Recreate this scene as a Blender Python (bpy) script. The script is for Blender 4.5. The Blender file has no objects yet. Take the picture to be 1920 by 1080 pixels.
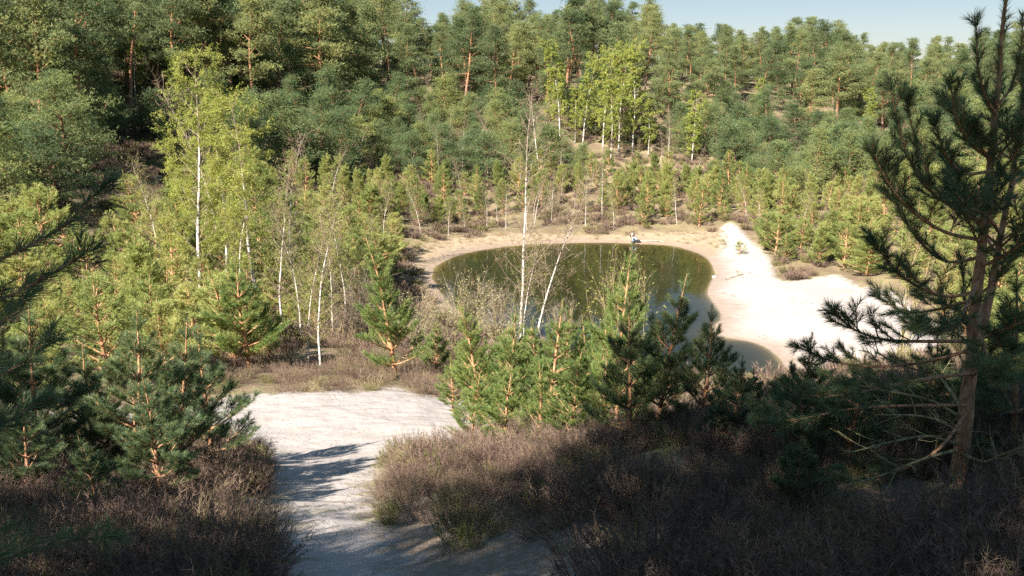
import bpy, math, random
import numpy as np
rng = np.random.default_rng(11)
random.seed(11)
R = math.radians
S = bpy.context.scene
COL = S.collection

# ------------------------------------------------------------ camera, sky, sun, exposure
CAMZ = 15.0
FPX = 1663.0
PITCH = math.atan(418.0 / FPX)
cd = bpy.data.cameras.new('camera'); cam = bpy.data.objects.new('camera', cd); COL.objects.link(cam)
cam.location = (0, 0, CAMZ); cam.rotation_euler = (math.pi / 2 - PITCH, 0, 0)
cd.sensor_width = 36.0; cd.lens = 36.0 * FPX / 1920.0
cd.clip_start = 0.05; cd.clip_end = 3000
S.camera = cam
SUN_EL = R(41)
SUN_H = np.array([-0.60, -0.80]); SUN_H = SUN_H / np.linalg.norm(SUN_H)
TOSUN = np.array([SUN_H[0] * math.cos(SUN_EL), SUN_H[1] * math.cos(SUN_EL), math.sin(SUN_EL)])
w = bpy.data.worlds.new('World'); S.world = w; w.use_nodes = True
nt = w.node_tree; nt.nodes.clear()
sky = nt.nodes.new('ShaderNodeTexSky'); sky.sky_type = 'NISHITA'; sky.sun_disc = False
sky.sun_elevation = SUN_EL; sky.sun_rotation = math.atan2(SUN_H[0], SUN_H[1])
sky.altitude = 50; sky.air_density = .8; sky.dust_density = 0; sky.ozone_density = 3.0
bg = nt.nodes.new('ShaderNodeBackground'); bg.inputs['Strength'].default_value = 0.107
wo = nt.nodes.new('ShaderNodeOutputWorld')
gm = nt.nodes.new('ShaderNodeGamma'); gm.inputs[1].default_value = .3; hs_ = nt.nodes.new('ShaderNodeHueSaturation'); hs_.inputs['Saturation'].default_value = 2.15
nt.links.new(sky.outputs[0], gm.inputs[0]); nt.links.new(gm.outputs[0], hs_.inputs['Color']); nt.links.new(hs_.outputs[0], bg.inputs[0]); nt.links.new(bg.outputs[0], wo.inputs[0])
sd_ = bpy.data.lights.new('sun', 'SUN'); sd_.energy = 5.0; sd_.angle = R(0.53); sd_.color = (1.0, 0.955, 0.88)
so = bpy.data.objects.new('sun', sd_); COL.objects.link(so); so.location = (-20, -20, 60)
from mathutils import Vector, Matrix
so.rotation_euler = Vector(-TOSUN).to_track_quat('-Z', 'Y').to_euler()
S.view_settings.view_transform = 'Standard'; S.view_settings.look = 'None'
S.view_settings.gamma = 1.0; S.view_settings.use_curve_mapping = False
S.view_settings.exposure = 1.95
S.render.engine = 'CYCLES'
S.cycles.max_bounces = 9; S.cycles.diffuse_bounces = 5; S.cycles.glossy_bounces = 2
S.cycles.transmission_bounces = 6; S.cycles.transparent_max_bounces = 8
S.cycles.use_denoising = False
S.cycles.use_adaptive_sampling = False

# ------------------------------------------------------------ camera geometry helpers
def ray(px, py):
    sx = (px - 960) / FPX; sy = (540 - py) / FPX
    c, s = math.cos(PITCH), math.sin(PITCH)
    return np.array([sx, c + sy * s, -s + sy * c])
def P(px, py, d):
    r = ray(px, py); return np.array([0, 0, CAMZ]) + r * (d / r[1])
def Z(px, py, z):
    r = ray(px, py); return np.array([0, 0, CAMZ]) + r * ((z - CAMZ) / r[2])
def proj(x, y, z):
    c, s = math.cos(PITCH), math.sin(PITCH)
    z = z - CAMZ
    f = y * c - z * s; u = y * s + z * c
    f = np.maximum(f, 0.01)
    return 960 + FPX * x / f, 540 - FPX * u / f

# ------------------------------------------------------------ numeric helpers
def _hash(ix, iy, k):
    n = (ix.astype(np.int64) * 374761393 + iy.astype(np.int64) * 668265263 + k * 1274126177) & 0x7fffffff
    n = ((n ^ (n >> 13)) * 1274126177) & 0x7fffffff
    return ((n ^ (n >> 16)) & 0xffff) / 65535.0
def vnoise(x, y, k=0):
    ix = np.floor(x); iy = np.floor(y); fx = x - ix; fy = y - iy
    fx = fx * fx * (3 - 2 * fx); fy = fy * fy * (3 - 2 * fy)
    a = _hash(ix, iy, k); b = _hash(ix + 1, iy, k); c = _hash(ix, iy + 1, k); d = _hash(ix + 1, iy + 1, k)
    return (a * (1 - fx) + b * fx) * (1 - fy) + (c * (1 - fx) + d * fx) * fy - 0.5
def sstep(a, b, v):
    t = np.clip((v - a) / (b - a), 0, 1); return t * t * (3 - 2 * t)
def smooth_poly(pts, n=5):
    pts = np.array(pts, float); out = []
    m = len(pts)
    for i in range(m):
        p0, p1, p2, p3 = pts[i - 1], pts[i], pts[(i + 1) % m], pts[(i + 2) % m]
        for t in np.linspace(0, 1, n, endpoint=False):
            out.append(0.5 * ((2 * p1) + (-p0 + p2) * t + (2 * p0 - 5 * p1 + 4 * p2 - p3) * t * t + (-p0 + 3 * p1 - 3 * p2 + p3) * t ** 3))
    return np.array(out)
def sdist(x, y, poly):
    x = np.atleast_1d(np.asarray(x, float)); y = np.atleast_1d(np.asarray(y, float))
    best = np.full(x.shape, 1e18); inside = np.zeros(x.shape, bool)
    m = len(poly)
    for i in range(m):
        ax, ay = poly[i]; bx, by = poly[(i + 1) % m]
        dx, dy = bx - ax, by - ay; L = dx * dx + dy * dy + 1e-12
        t = np.clip(((x - ax) * dx + (y - ay) * dy) / L, 0, 1)
        best = np.minimum(best, (x - ax - t * dx) ** 2 + (y - ay - t * dy) ** 2)
        cr = ((ay > y) != (by > y)) & (x < (bx - ax) * (y - ay) / (by - ay + 1e-15) + ax)
        inside ^= cr
    d = np.sqrt(best)
    return np.where(inside, -d, d)
def inpoly(px, py, poly):
    return sdist(px, py, np.array(poly, float)) < 0

# ------------------------------------------------------------ terrain
pond_px = [(812, 512), (838, 487), (880, 473), (930, 465), (990, 459), (1060, 456), (1130, 455), (1190, 457), (1240, 459), (1285, 467),
           (1322, 481), (1338, 505), (1334, 530), (1326, 550), (1344, 575), (1354, 596), (1338, 612), (1334, 628), (1365, 634), (1410, 641),
           (1445, 657), (1468, 682), (1484, 706), (1478, 735), (1430, 757), (1350, 768), (1260, 762), (1185, 735), (1120, 690), (1045, 650), (950, 622), (868, 590), (826, 550)]
POND = smooth_poly([Z(a, b, 0.0)[:2] for a, b in pond_px], 4)
CT = [(600, 1080, 6), (600, 950, 9), (600, 860, 13), (600, 740, 19), (850, 745, 19.5), (250, 930, 8.5), (20, 1050, 5.5), (20, 870, 10), (100, 790, 16.5),
      (-200, 690, 22), (1050, 1050, 5.6), (1500, 1060, 4.4), (1795, 905, 5.5), (1225, 825, 8.5), (850, 950, 8.6), (1400, 865, 6.8), (1850, 1000, 4.4), (1100, 870, 9.2),
      (950, 805, 14), (1080, 805, 13), (1300, 800, 12), (600, 690, 23.5), (740, 705, 22.5), (450, 722, 20.5), (950, 745, 21), (1150, 760, 22), (1400, 790, 18),
      (100, 650, 26), (100, 550, 34), (380, 572, 35), (0, 450, 42), (240, 340, 60), (0, 345, 54), (600, 560, 40), (750, 545, 49), (975, 650, 38), (700, 450, 68),
      (600, 450, 60), (450, 450, 52), (850, 408, 83), (1100, 408, 85), (1350, 400, 84), (700, 330, 95), (400, 330, 76), (1000, 300, 106), (1320, 300, 106), (850, 262, 115),
      (300, 205, 96), (100, 205, 85), (200, 125, 120), (600, 150, 135), (900, 150, 145), (1300, 150, 142), (1500, 215, 130), (1900, 205, 130), (1500, 350, 100),
      (1750, 350, 88), (1620, 480, 66), (1720, 610, 47), (1870, 480, 60), (1900, 700, 25), (1650, 760, 19)]
CW = [(0, 0, 13.35), (-2.5, 0, 13.2), (4, 0.5, 13.6), (0, -8, 14.3), (0, -30, 15.5), (-30, -30, 15.5), (30, -30, 16), (-12, 2, 12.7), (14, 5, 13.4), (40, 10, 13), (-40, 15, 13.5),
      (0, 220, 13), (-160, 220, 22), (160, 220, 10), (-300, 450, 20), (300, 450, 12), (0, 450, 14), (-130, 60, 16), (130, 60, 10), (-60, 40, 12), (60, 40, 8)]
_c = np.array([P(*c) for c in CT] + [np.array(c, float) for c in CW])
def _phi(r2, y): return np.sqrt(r2 + 4.0)
def _solve():
    X, Y, Zz = _c[:, 0], _c[:, 1], _c[:, 2]; n = len(_c)
    A = np.zeros((n + 3, n + 3)); A[:n, :n] = _phi((X[:, None] - X) ** 2 + (Y[:, None] - Y) ** 2, 0) - np.eye(n) * 0.08
    A[:n, n] = 1; A[:n, n + 1] = X; A[:n, n + 2] = Y; A[n:, :n] = A[:n, n:].T
    return np.linalg.solve(A, np.concatenate([Zz, np.zeros(3)]))
_wt = _solve()
sandA_px = [(60, 770), (250, 765), (400, 752), (455, 742), (560, 737), (690, 735), (735, 727), (770, 738), (850, 752), (985, 770), (1010, 800), (930, 830), (865, 838),
            (800, 850), (745, 858), (700, 892), (686, 935), (700, 985), (745, 1030), (800, 1120), (820, 1300), (560, 1300), (520, 1120), (518, 1000), (512, 920), (500, 870), (455, 830), (250, 815), (60, 812)]
beach_px = [(1345, 436), (1372, 431), (1398, 448), (1440, 478), (1462, 524), (1560, 516), (1600, 536), (1660, 556), (1720, 600), (1760, 660), (1720, 720), (1560, 730), (1470, 760),
            (1400, 700), (1300, 640), (1250, 560), (1260, 500), (1290, 460)]
shore_px = [(768, 482), (808, 460), (874, 446), (960, 439), (1080, 440), (1200, 438), (1330, 439), (1352, 443), (1330, 480), (1200, 470), (1060, 470), (930, 478), (860, 495), (830, 520), (780, 520)]
def zbase(x, y):
    x = np.atleast_1d(np.asarray(x, float)); y = np.atleast_1d(np.asarray(y, float))
    out = _wt[-3] + _wt[-2] * x + _wt[-1] * y
    for i in range(len(_c)):
        out = out + _wt[i] * np.sqrt((x - _c[i, 0]) ** 2 + (y - _c[i, 1]) ** 2 + 4.0)
    return out
def ground(x, y, sdp=None):
    x = np.atleast_1d(np.asarray(x, float)); y = np.atleast_1d(np.asarray(y, float))
    z = zbase(x, y)
    r = np.hypot(x, y)
    amp = 0.12 + 0.5 * sstep(15, 90, r)
    z = z + amp * vnoise(x * 0.35 + 3, y * 0.35, 1) + 0.5 * amp * vnoise(x * 0.9, y * 0.9 + 5, 2) + 0.05 * vnoise(x * 3.1, y * 3.1, 3) + 0.015 * vnoise(x * 9, y * 9, 4)
    if sdp is None: sdp = sdist(x, y, POND)
    sh = np.where(sdp > 0, 0.02 + sdp * 0.10, np.maximum(sdp * 0.16, -1.6)) + 0.05 * vnoise(x * .5, y * .5, 5) + 0.05 * vnoise(x * 1.6, y * 1.6, 6)
    k = sstep(1.5, 9.0, sdp)
    return sh * (1 - k) + np.maximum(z, 0.25) * k
def hit(px, py):
    r = ray(px, py); ds = np.concatenate([np.arange(2, 40, 0.1), np.arange(40, 220, 0.4)])
    t = ds / r[1]; X = r[0] * t; Zr = CAMZ + r[2] * t
    g = ground(X, ds); w_ = np.where(Zr < g)[0]
    i = w_[0] if len(w_) else len(ds) - 1
    return np.array([X[i], ds[i], g[i]])
def hits_poly(pxs):
    return np.array([hit(a, min(b, 2000))[:2] for a, b in pxs])
SANDA = smooth_poly(hits_poly(sandA_px), 4)
BEACH = smooth_poly([Z(a, b, 0.5)[:2] for a, b in beach_px], 4)
SHORE = smooth_poly([Z(a, b, 0.3)[:2] for a, b in shore_px], 4)

# ------------------------------------------------------------ materials
def new_mat(name):
    m = bpy.data.materials.new(name); m.use_nodes = True
    t = m.node_tree; t.nodes.clear()
    o = t.nodes.new('ShaderNodeOutputMaterial')
    return m, t, o
def N(t, typ, **kw):
    n = t.nodes.new(typ)
    for k, v in kw.items():
        if k in ('inp',):
            for a, b in v.items(): n.inputs[a].default_value = b
        else: setattr(n, k, v)
    return n
def ramp(t, fac, stops, interp='LINEAR'):
    r = t.nodes.new('ShaderNodeValToRGB'); cr = r.color_ramp; cr.interpolation = interp
    while len(cr.elements) > 1: cr.elements.remove(cr.elements[0])
    cr.elements[0].position = stops[0][0]; cr.elements[0].color = (*stops[0][1], 1)
    for p, c in stops[1:]:
        e = cr.elements.new(p); e.color = (*c, 1)
    t.links.new(fac, r.inputs[0]); return r.outputs[0]
def mixc(t, fac, a, b, mode='MIX'):
    m = t.nodes.new('ShaderNodeMix'); m.data_type = 'RGBA'; m.blend_type = mode
    if isinstance(fac, (int, float)): m.inputs[0].default_value = fac
    else: t.links.new(fac, m.inputs[0])
    for s, v in ((6, a), (7, b)):
        if isinstance(v, tuple): m.inputs[s].default_value = (*v, 1)
        else: t.links.new(v, m.inputs[s])
    return m.outputs[2]
def mth(t, op, a, b=None, c=None, clamp=False):
    m = t.nodes.new('ShaderNodeMath'); m.operation = op; m.use_clamp = clamp
    for i, v in enumerate((a, b, c)):
        if v is None: continue
        if isinstance(v, (int, float)): m.inputs[i].default_value = v
        else: t.links.new(v, m.inputs[i])
    return m.outputs[0]
def noise(t, scale, detail=3, vec=None, rough=0.55, out=0):
    n = t.nodes.new('ShaderNodeTexNoise'); n.inputs['Scale'].default_value = scale; n.inputs['Detail'].default_value = detail; n.inputs['Roughness'].default_value = rough
    if vec is not None: t.links.new(vec, n.inputs['Vector'])
    return n.outputs[out]
def coord(t, which='Object'):
    return t.nodes.new('ShaderNodeTexCoord').outputs[which]
def mapping(t, vec, sc):
    m = t.nodes.new('ShaderNodeMapping'); m.inputs['Scale'].default_value = sc; t.links.new(vec, m.inputs[0]); return m.outputs[0]
def maprange(t, v, a, b, c=0.0, d=1.0):
    m = t.nodes.new('ShaderNodeMapRange'); t.links.new(v, m.inputs[0])
    for i, q in enumerate((a, b, c, d)): m.inputs[1 + i].default_value = q
    m.clamp = True; return m.outputs[0]
def bump(t, h, strength, dist):
    b = t.nodes.new('ShaderNodeBump'); b.inputs['Strength'].default_value = strength; b.inputs['Distance'].default_value = dist
    t.links.new(h, b.inputs['Height']); return b.outputs[0]
def princ(t, col, rough=0.8, spec=0.3, normal=None):
    b = t.nodes.new('ShaderNodeBsdfPrincipled')
    if isinstance(col, tuple): b.inputs['Base Color'].default_value = (*col, 1)
    else: t.links.new(col, b.inputs['Base Color'])
    if isinstance(rough, (int, float)): b.inputs['Roughness'].default_value = rough
    else: t.links.new(rough, b.inputs['Roughness'])
    b.inputs['Specular IOR Level'].default_value = spec
    if normal is not None: t.links.new(normal, b.inputs['Normal'])
    return b
def foliage_mat(name, stops, trans=0.35, rough=0.55, spec=0.25, treevar=0.25, wscale=0.25):
    """needles and leaves: colour by a per-leaf random value, by the tree, and by a slow noise in the world"""
    m, t, o = new_mat(name)
    a = t.nodes.new('ShaderNodeAttribute'); a.attribute_name = 'tint'
    oi = t.nodes.new('ShaderNodeObjectInfo')
    v = mth(t, 'MULTIPLY_ADD', oi.outputs['Random'], treevar * 2, mth(t, 'SUBTRACT', a.outputs['Fac'], treevar))
    n = noise(t, wscale, 2, t.nodes.new('ShaderNodeNewGeometry').outputs['Position'])
    v = mth(t, 'ADD', v, mth(t, 'MULTIPLY', mth(t, 'SUBTRACT', n, 0.5), 0.7), clamp=True)
    c = ramp(t, v, stops)
    b = princ(t, c, rough, spec)
    tr = t.nodes.new('ShaderNodeBsdfTranslucent')
    hs = t.nodes.new('ShaderNodeHueSaturation'); hs.inputs['Value'].default_value = 1.3; hs.inputs['Saturation'].default_value = 1.1
    t.links.new(c, hs.inputs['Color']); t.links.new(hs.outputs[0], tr.inputs['Color'])
    mx = t.nodes.new('ShaderNodeMixShader'); mx.inputs[0].default_value = trans
    t.links.new(b.outputs[0], mx.inputs[1]); t.links.new(tr.outputs[0], mx.inputs[2]); t.links.new(mx.outputs[0], o.inputs[0])
    return m
M = {}
M['needle_far'] = foliage_mat('pine_needles_far', [(0, (.075, .105, .045)), (.35, (.14, .175, .075)), (.65, (.195, .225, .095)), (1, (.29, .285, .105))], .4, treevar=.38, wscale=.06)
M['needle_blue'] = foliage_mat('pine_needles_blue', [(0, (.075, .11, .05)), (.4, (.14, .185, .08)), (.75, (.19, .23, .09)), (1, (.28, .285, .095))], .4, treevar=.4, wscale=.08)
M['needle_young'] = foliage_mat('pine_needles_young', [(0, (.13, .17, .055)), (.35, (.22, .26, .08)), (.7, (.31, .33, .105)), (1, (.40, .38, .14))], .45, treevar=.35, wscale=.1)
M['needle_near'] = foliage_mat('pine_needles_near', [(0, (.055, .085, .042)), (.4, (.10, .14, .06)), (.8, (.145, .185, .075)), (1, (.20, .22, .08))], .35, rough=.42, spec=.4, treevar=.12, wscale=.5)
M['needle_mid'] = foliage_mat('pine_needles_mid', [(0, (.08, .13, .04)), (.4, (.15, .205, .06)), (.8, (.215, .26, .07)), (1, (.28, .29, .08))], .4, rough=.45, spec=.35, treevar=.12, wscale=.4)
M['birch_leaf'] = foliage_mat('birch_leaves', [(0, (.17, .20, .045)), (.5, (.28, .30, .065)), (1, (.38, .37, .09))], .45, treevar=.15, wscale=.3)
M['birch_leaf_far'] = foliage_mat('birch_leaves_far', [(0, (.17, .21, .045)), (.5, (.26, .29, .06)), (1, (.38, .37, .08))], .4, treevar=.3, wscale=.3)
M['heather'] = foliage_mat('heather_twigs', [(0, (.075, .052, .045)), (.35, (.15, .10, .078)), (.65, (.215, .145, .105)), (.85, (.26, .19, .12)), (1, (.15, .155, .065))], .15, .8, .1, .2, 1.2)
M['heather_green'] = foliage_mat('heather_green', [(0, (.07, .06, .03)), (.4, (.16, .13, .06)), (.7, (.22, .2, .08)), (1, (.13, .17, .045))], .2, .8, .1, .2, 1.0)
M['dry_grass'] = foliage_mat('dry_grass', [(0, (.17, .13, .065)), (.5, (.28, .22, .12)), (1, (.36, .30, .18))], .3, .7, .15, .2, .8)
M['green_grass'] = foliage_mat('green_grass', [(0, (.10, .15, .03)), (.5, (.2, .26, .05)), (1, (.32, .33, .08))], .35, .6, .2, .2, .8)
M['twig'] = foliage_mat('bare_twigs', [(0, (.10, .075, .06)), (.5, (.21, .16, .12)), (1, (.33, .27, .19))], .1, .8, .15, .3, .4)
M['twig_red'] = foliage_mat('bare_birch_twigs', [(0, (.11, .07, .055)), (.5, (.20, .13, .095)), (1, (.27, .2, .13))], .1, .8, .15, .2, .4)
M['catkin'] = foliage_mat('willow_catkins', [(0, (.3, .26, .09)), (.5, (.42, .38, .15)), (1, (.5, .47, .28))], .35, .7, .15, .2, .6)

def pine_bark():
    m, t, o = new_mat('pine_bark')
    g = coord(t, 'Object'); sep = t.nodes.new('ShaderNodeSeparateXYZ'); t.links.new(g, sep.inputs[0])
    n = noise(t, 9, 4, mapping(t, g, (1, 1, .35))); n2 = noise(t, 2.2, 2, g)
    h = mth(t, 'ADD', mth(t, 'MULTIPLY', sep.outputs[2], 0.13), mth(t, 'MULTIPLY', mth(t, 'SUBTRACT', n2, .5), 1.0), clamp=True)
    low = ramp(t, n, [(.3, (.07, .05, .04)), (.55, (.19, .13, .10)), (.75, (.27, .19, .15))])
    up = ramp(t, n, [(.3, (.15, .07, .04)), (.55, (.30, .145, .075)), (.75, (.37, .21, .125))])
    c = mixc(t, maprange(t, h, .15, .6), low, up)
    b = princ(t, c, .85, .2, bump(t, n, .6, .02)); t.links.new(b.outputs[0], o.inputs[0]); return m
M['bark_far'] = pine_bark()
def pine_bark_young():
    m, t, o = new_mat('young_pine_bark')
    g = coord(t, 'Object')
    v = t.nodes.new('ShaderNodeTexVoronoi'); v.inputs['Scale'].default_value = 45; t.links.new(mapping(t, g, (1, 1, .45)), v.inputs['Vector'])
    n = noise(t, 30, 4, mapping(t, g, (1, 1, .4)))
    c = ramp(t, n, [(.3, (.16, .075, .04)), (.5, (.38, .19, .095)), (.7, (.50, .29, .16))])
    c = mixc(t, maprange(t, v.outputs['Distance'], 0, .35, .6, 0), c, (.10, .06, .04))
    b = princ(t, c, .8, .2, bump(t, v.outputs['Distance'], .8, .006)); t.links.new(b.outputs[0], o.inputs[0]); return m
M['bark_young'] = pine_bark_young()
def simple(name, c1, c2, sc=8, rough=.8, spec=.2, bs=.3, bd=.01):
    m, t, o = new_mat(name); g = coord(t, 'Object'); n = noise(t, sc, 4, g)
    b = princ(t, mixc(t, maprange(t, n, .35, .65), c1, c2), rough, spec, bump(t, n, bs, bd)); t.links.new(b.outputs[0], o.inputs[0]); return m
M['branch_bare'] = simple('lichened_branch', (.17, .13, .07), (.36, .30, .14), 14)
M['dead_wood'] = simple('dead_wood', (.22, .18, .14), (.42, .36, .29), 9)
M['birch_limb'] = simple('birch_limb', (.17, .12, .09), (.36, .28, .21), 10)
def birch_bark():
    m, t, o = new_mat('birch_bark'); g = coord(t, 'Object')
    n = noise(t, 4, 3, mapping(t, g, (1.5, 1.5, 1.6))); n2 = noise(t, 1.3, 2, g)
    c = ramp(t, n, [(.38, (.05, .042, .038)), (.45, (.34, .30, .25)), (.5, (.55, .50, .44))])
    c = mixc(t, maprange(t, n2, .52, .7, 0, .7), c, (.42, .27, .17))
    b = princ(t, c, .6, .3, bump(t, n, .3, .01)); t.links.new(b.outputs[0], o.inputs[0]); return m
M['birch_bark'] = birch_bark()

def ground_mat():
    m, t, o = new_mat('ground_heath_and_sand')
    g = t.nodes.new('ShaderNodeNewGeometry').outputs['Position']
    def at(n):
        a = t.nodes.new('ShaderNodeAttribute'); a.attribute_name = n; return a.outputs['Fac']
    n1 = noise(t, .45, 5, g, .6); n2 = noise(t, 2.6, 5, g, .65); n3 = noise(t, 14, 4, g, .65); n4 = noise(t, 60, 3, g, .6)
    lit = ramp(t, n3, [(.3, (.07, .045, .032)), (.5, (.14, .095, .065)), (.7, (.22, .16, .105))])
    grs = ramp(t, n3, [(.3, (.12, .09, .045)), (.5, (.20, .155, .085)), (.7, (.28, .23, .13))])
    mos = ramp(t, n3, [(.3, (.06, .075, .025)), (.55, (.13, .15, .045)), (.75, (.22, .22, .08))])
    c = mixc(t, maprange(t, n1, .42, .6), lit, grs)
    c = mixc(t, maprange(t, n2, .52, .68, 0, .75), c, mos)
    # sand by distance to the sand's outline
    jag = mth(t, 'ADD', mth(t, 'MULTIPLY', mth(t, 'SUBTRACT', n2, .5), 1.6), mth(t, 'MULTIPLY', mth(t, 'SUBTRACT', n3, .5), .8))
    sand = ramp(t, n2, [(.3, (.29, .25, .226)), (.55, (.315, .276, .252)), (.8, (.33, .292, .268))])
    sand = mixc(t, mth(t, 'MULTIPLY', maprange(t, n2, .50, .66), .5), sand, (.25, .20, .155))
    sand = mixc(t, mth(t, 'MULTIPLY', maprange(t, n4, .68, .74), .3), sand, (.28, .20, .13))
    s = mth(t, 'ADD', at('sd_sand'), jag)
    c = mixc(t, maprange(t, s, -.25, .25, 1, 0), c, sand)
    # thin, littered sand beside the path (foreground)
    thin = mixc(t, maprange(t, n3, .42, .58), (.26, .205, .165), lit)
    s2 = mth(t, 'ADD', at('sd_thin'), jag)
    c = mixc(t, mth(t, 'MULTIPLY', maprange(t, s2, -.3, .5, .9, 0), maprange(t, s, -.2, .3)), c, thin)
    # tan shore strip of the far bank
    shore = ramp(t, n2, [(.3, (.19, .135, .085)), (.55, (.27, .205, .135)), (.8, (.30, .24, .17))])
    s3 = mth(t, 'ADD', at('sd_shore'), mth(t, 'MULTIPLY', jag, .8))
    c = mixc(t, maprange(t, s3, -.3, .5, 1, 0), c, shore)
    sp = at('sd_pond')
    wet = mth(t, 'ADD', sp, mth(t, 'MULTIPLY', mth(t, 'SUBTRACT', n1, .5), 3.0))
    c = mixc(t, maprange(t, wet, .2, 2.0, .85, 0), c, mixc(t, n3, (.17, .12, .085), (.24, .18, .14)))
    bed = ramp(t, maprange(t, sp, -2.4, 0.0), [(0, (.013, .0135, .005)), (.45, (.018, .0165, .006)), (.75, (.034, .026, .012)), (1, (.085, .06, .035))])  # mud brown to olive; water's light absorption painted in, darker away from shore
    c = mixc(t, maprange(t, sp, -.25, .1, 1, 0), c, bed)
    n0 = noise(t, .9, 3, g, .5)
    hb = mth(t, 'ADD', mth(t, 'MULTIPLY', n3, mth(t, 'MULTIPLY_ADD', maprange(t, s, -.25, .25), .8, .3)), mth(t, 'MULTIPLY', n0, 2.5))
    vf = t.nodes.new('ShaderNodeTexVoronoi'); vf.inputs['Scale'].default_value = 2.6; vf.feature = 'SMOOTH_F1'; t.links.new(g, vf.inputs['Vector'])
    hb = mth(t, 'ADD', mth(t, 'ADD', hb, mth(t, 'MULTIPLY', n2, 2.0)), mth(t, 'MULTIPLY', vf.outputs[0], 1.5))
    b = princ(t, c, .92, .15, bump(t, hb, .55, .05)); t.links.new(b.outputs[0], o.inputs[0]); return m
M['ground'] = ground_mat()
def water_mat():
    m, t, o = new_mat('pond_water')
    g = t.nodes.new('ShaderNodeNewGeometry').outputs['Position']
    n = noise(t, 3.0, 3, mapping(t, g, (1, .45, 1))); n2 = noise(t, .35, 2, g)
    h = mth(t, 'MULTIPLY', n, maprange(t, n2, .4, .65, .15, 1.0))
    bm = bump(t, h, .12, .05)
    gl = t.nodes.new('ShaderNodeBsdfGlossy'); gl.inputs['Roughness'].default_value = .035; t.links.new(bm, gl.inputs['Normal'])
    tr = t.nodes.new('ShaderNodeBsdfTransparent'); tr.inputs[0].default_value = (.88, .87, .68, 1)
    dp = t.nodes.new('ShaderNodeVectorMath'); dp.operation = 'DOT_PRODUCT'; t.links.new(bm, dp.inputs[0]); t.links.new(t.nodes.new('ShaderNodeNewGeometry').outputs['Incoming'], dp.inputs[1])
    ca = mth(t, 'ABSOLUTE', dp.outputs['Value']); fr_ = mth(t, 'MULTIPLY_ADD', mth(t, 'POWER', mth(t, 'SUBTRACT', 1.0, ca, clamp=True), 5.0), .98, .02)
    mx = t.nodes.new('ShaderNodeMixShader'); t.links.new(fr_, mx.inputs[0])
    t.links.new(tr.outputs[0], mx.inputs[1]); t.links.new(gl.outputs[0], mx.inputs[2]); t.links.new(mx.outputs[0], o.inputs[0]); return m
M['water'] = water_mat()

# ------------------------------------------------------------ mesh builders
def mesh_np(name, V, F, mats, tint=None, mi=None, smooth=False):
    V = np.asarray(V, np.float32); F = np.asarray(F, np.int32)
    me = bpy.data.meshes.new(name)
    me.vertices.add(len(V)); me.vertices.foreach_set('co', V.ravel())
    k = F.shape[1]
    me.loops.add(F.size); me.loops.foreach_set('vertex_index', F.ravel())
    me.polygons.add(len(F)); me.polygons.foreach_set('loop_start', np.arange(0, F.size, k, dtype=np.int32))
    try: me.polygons.foreach_set('loop_total', np.full(len(F), k, np.int32))
    except Exception: pass
    for m in mats: me.materials.append(m)
    if mi is not None: me.polygons.foreach_set('material_index', np.asarray(mi, np.int32))
    if smooth: me.polygons.foreach_set('use_smooth', np.ones(len(F), bool))
    if tint is not None:
        a = me.attributes.new('tint', 'FLOAT', 'POINT'); a.data.foreach_set('value', np.asarray(tint, np.float32))
    me.update(); return me
def unit(v): return v / (np.linalg.norm(v, axis=-1, keepdims=True) + 1e-9)
class Fol:
    """collects thin triangles: needles, leaves, twigs"""
    def __init__(s): s.a = []; s.t = []
    def add(s, P0, vec, wid, tint, cross=None):
        P0 = np.asarray(P0, float); vec = np.asarray(vec, float); n = len(P0)
        if n == 0: return
        if cross is None: cross = rng.normal(size=(n, 3))
        side = unit(np.cross(vec, cross)) * (np.broadcast_to(np.asarray(wid, float), (n,))[:, None] * 0.5)
        tri = np.stack([P0 - side, P0 + side, P0 + vec], 1)
        s.a.append(tri.reshape(-1, 3)); s.t.append(np.repeat(np.broadcast_to(tint, (n,)), 3))
    def leaf(s, C, vec, wid, tint):
        """leaf triangle with its widest part in the middle of its length"""
        C = np.asarray(C, float); n = len(C); side = unit(np.cross(vec, rng.normal(size=(n, 3)))) * (np.asarray(wid) * np.ones(n))[:, None] * .5
        tri = np.stack([C, C + vec * .6 + side, C + vec - side * .6], 1)
        s.a.append(tri.reshape(-1, 3)); s.t.append(np.repeat(np.broadcast_to(tint, (n,)), 3))
    def needles(s, P0, P1, per_m, ln, wid, ang=(32, 62), tint=None):
        P0 = np.asarray(P0, float); P1 = np.asarray(P1, float)
        if len(P0) == 0: return
        ax = P1 - P0; L = np.linalg.norm(ax, axis=1)
        cnt = np.maximum(3, (L * per_m).astype(int)); idx = np.repeat(np.arange(len(P0)), cnt); n = len(idx)
        t = rng.random(n) ** .9; a = unit(ax)[idx]
        rv = unit(np.cross(a, rng.normal(size=(n, 3))))
        th = np.radians(rng.uniform(ang[0], ang[1], n)) * (1 - .35 * t)
        d = a * np.cos(th)[:, None] + rv * np.sin(th)[:, None]
        l = ln * rng.uniform(.75, 1.15, n)
        st = (rng.random(len(P0)) if tint is None else np.asarray(tint))[idx]
        s.add(P0[idx] + ax[idx] * t[:, None], d * l[:, None], wid, np.clip(.65 * st + .35 * rng.random(n), 0, 1))
    def mesh(s, name, mat): 
        V = np.concatenate(s.a); F = np.arange(len(V)).reshape(-1, 3)
        return mesh_np(name, V, F, [mat], np.concatenate(s.t))
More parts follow.
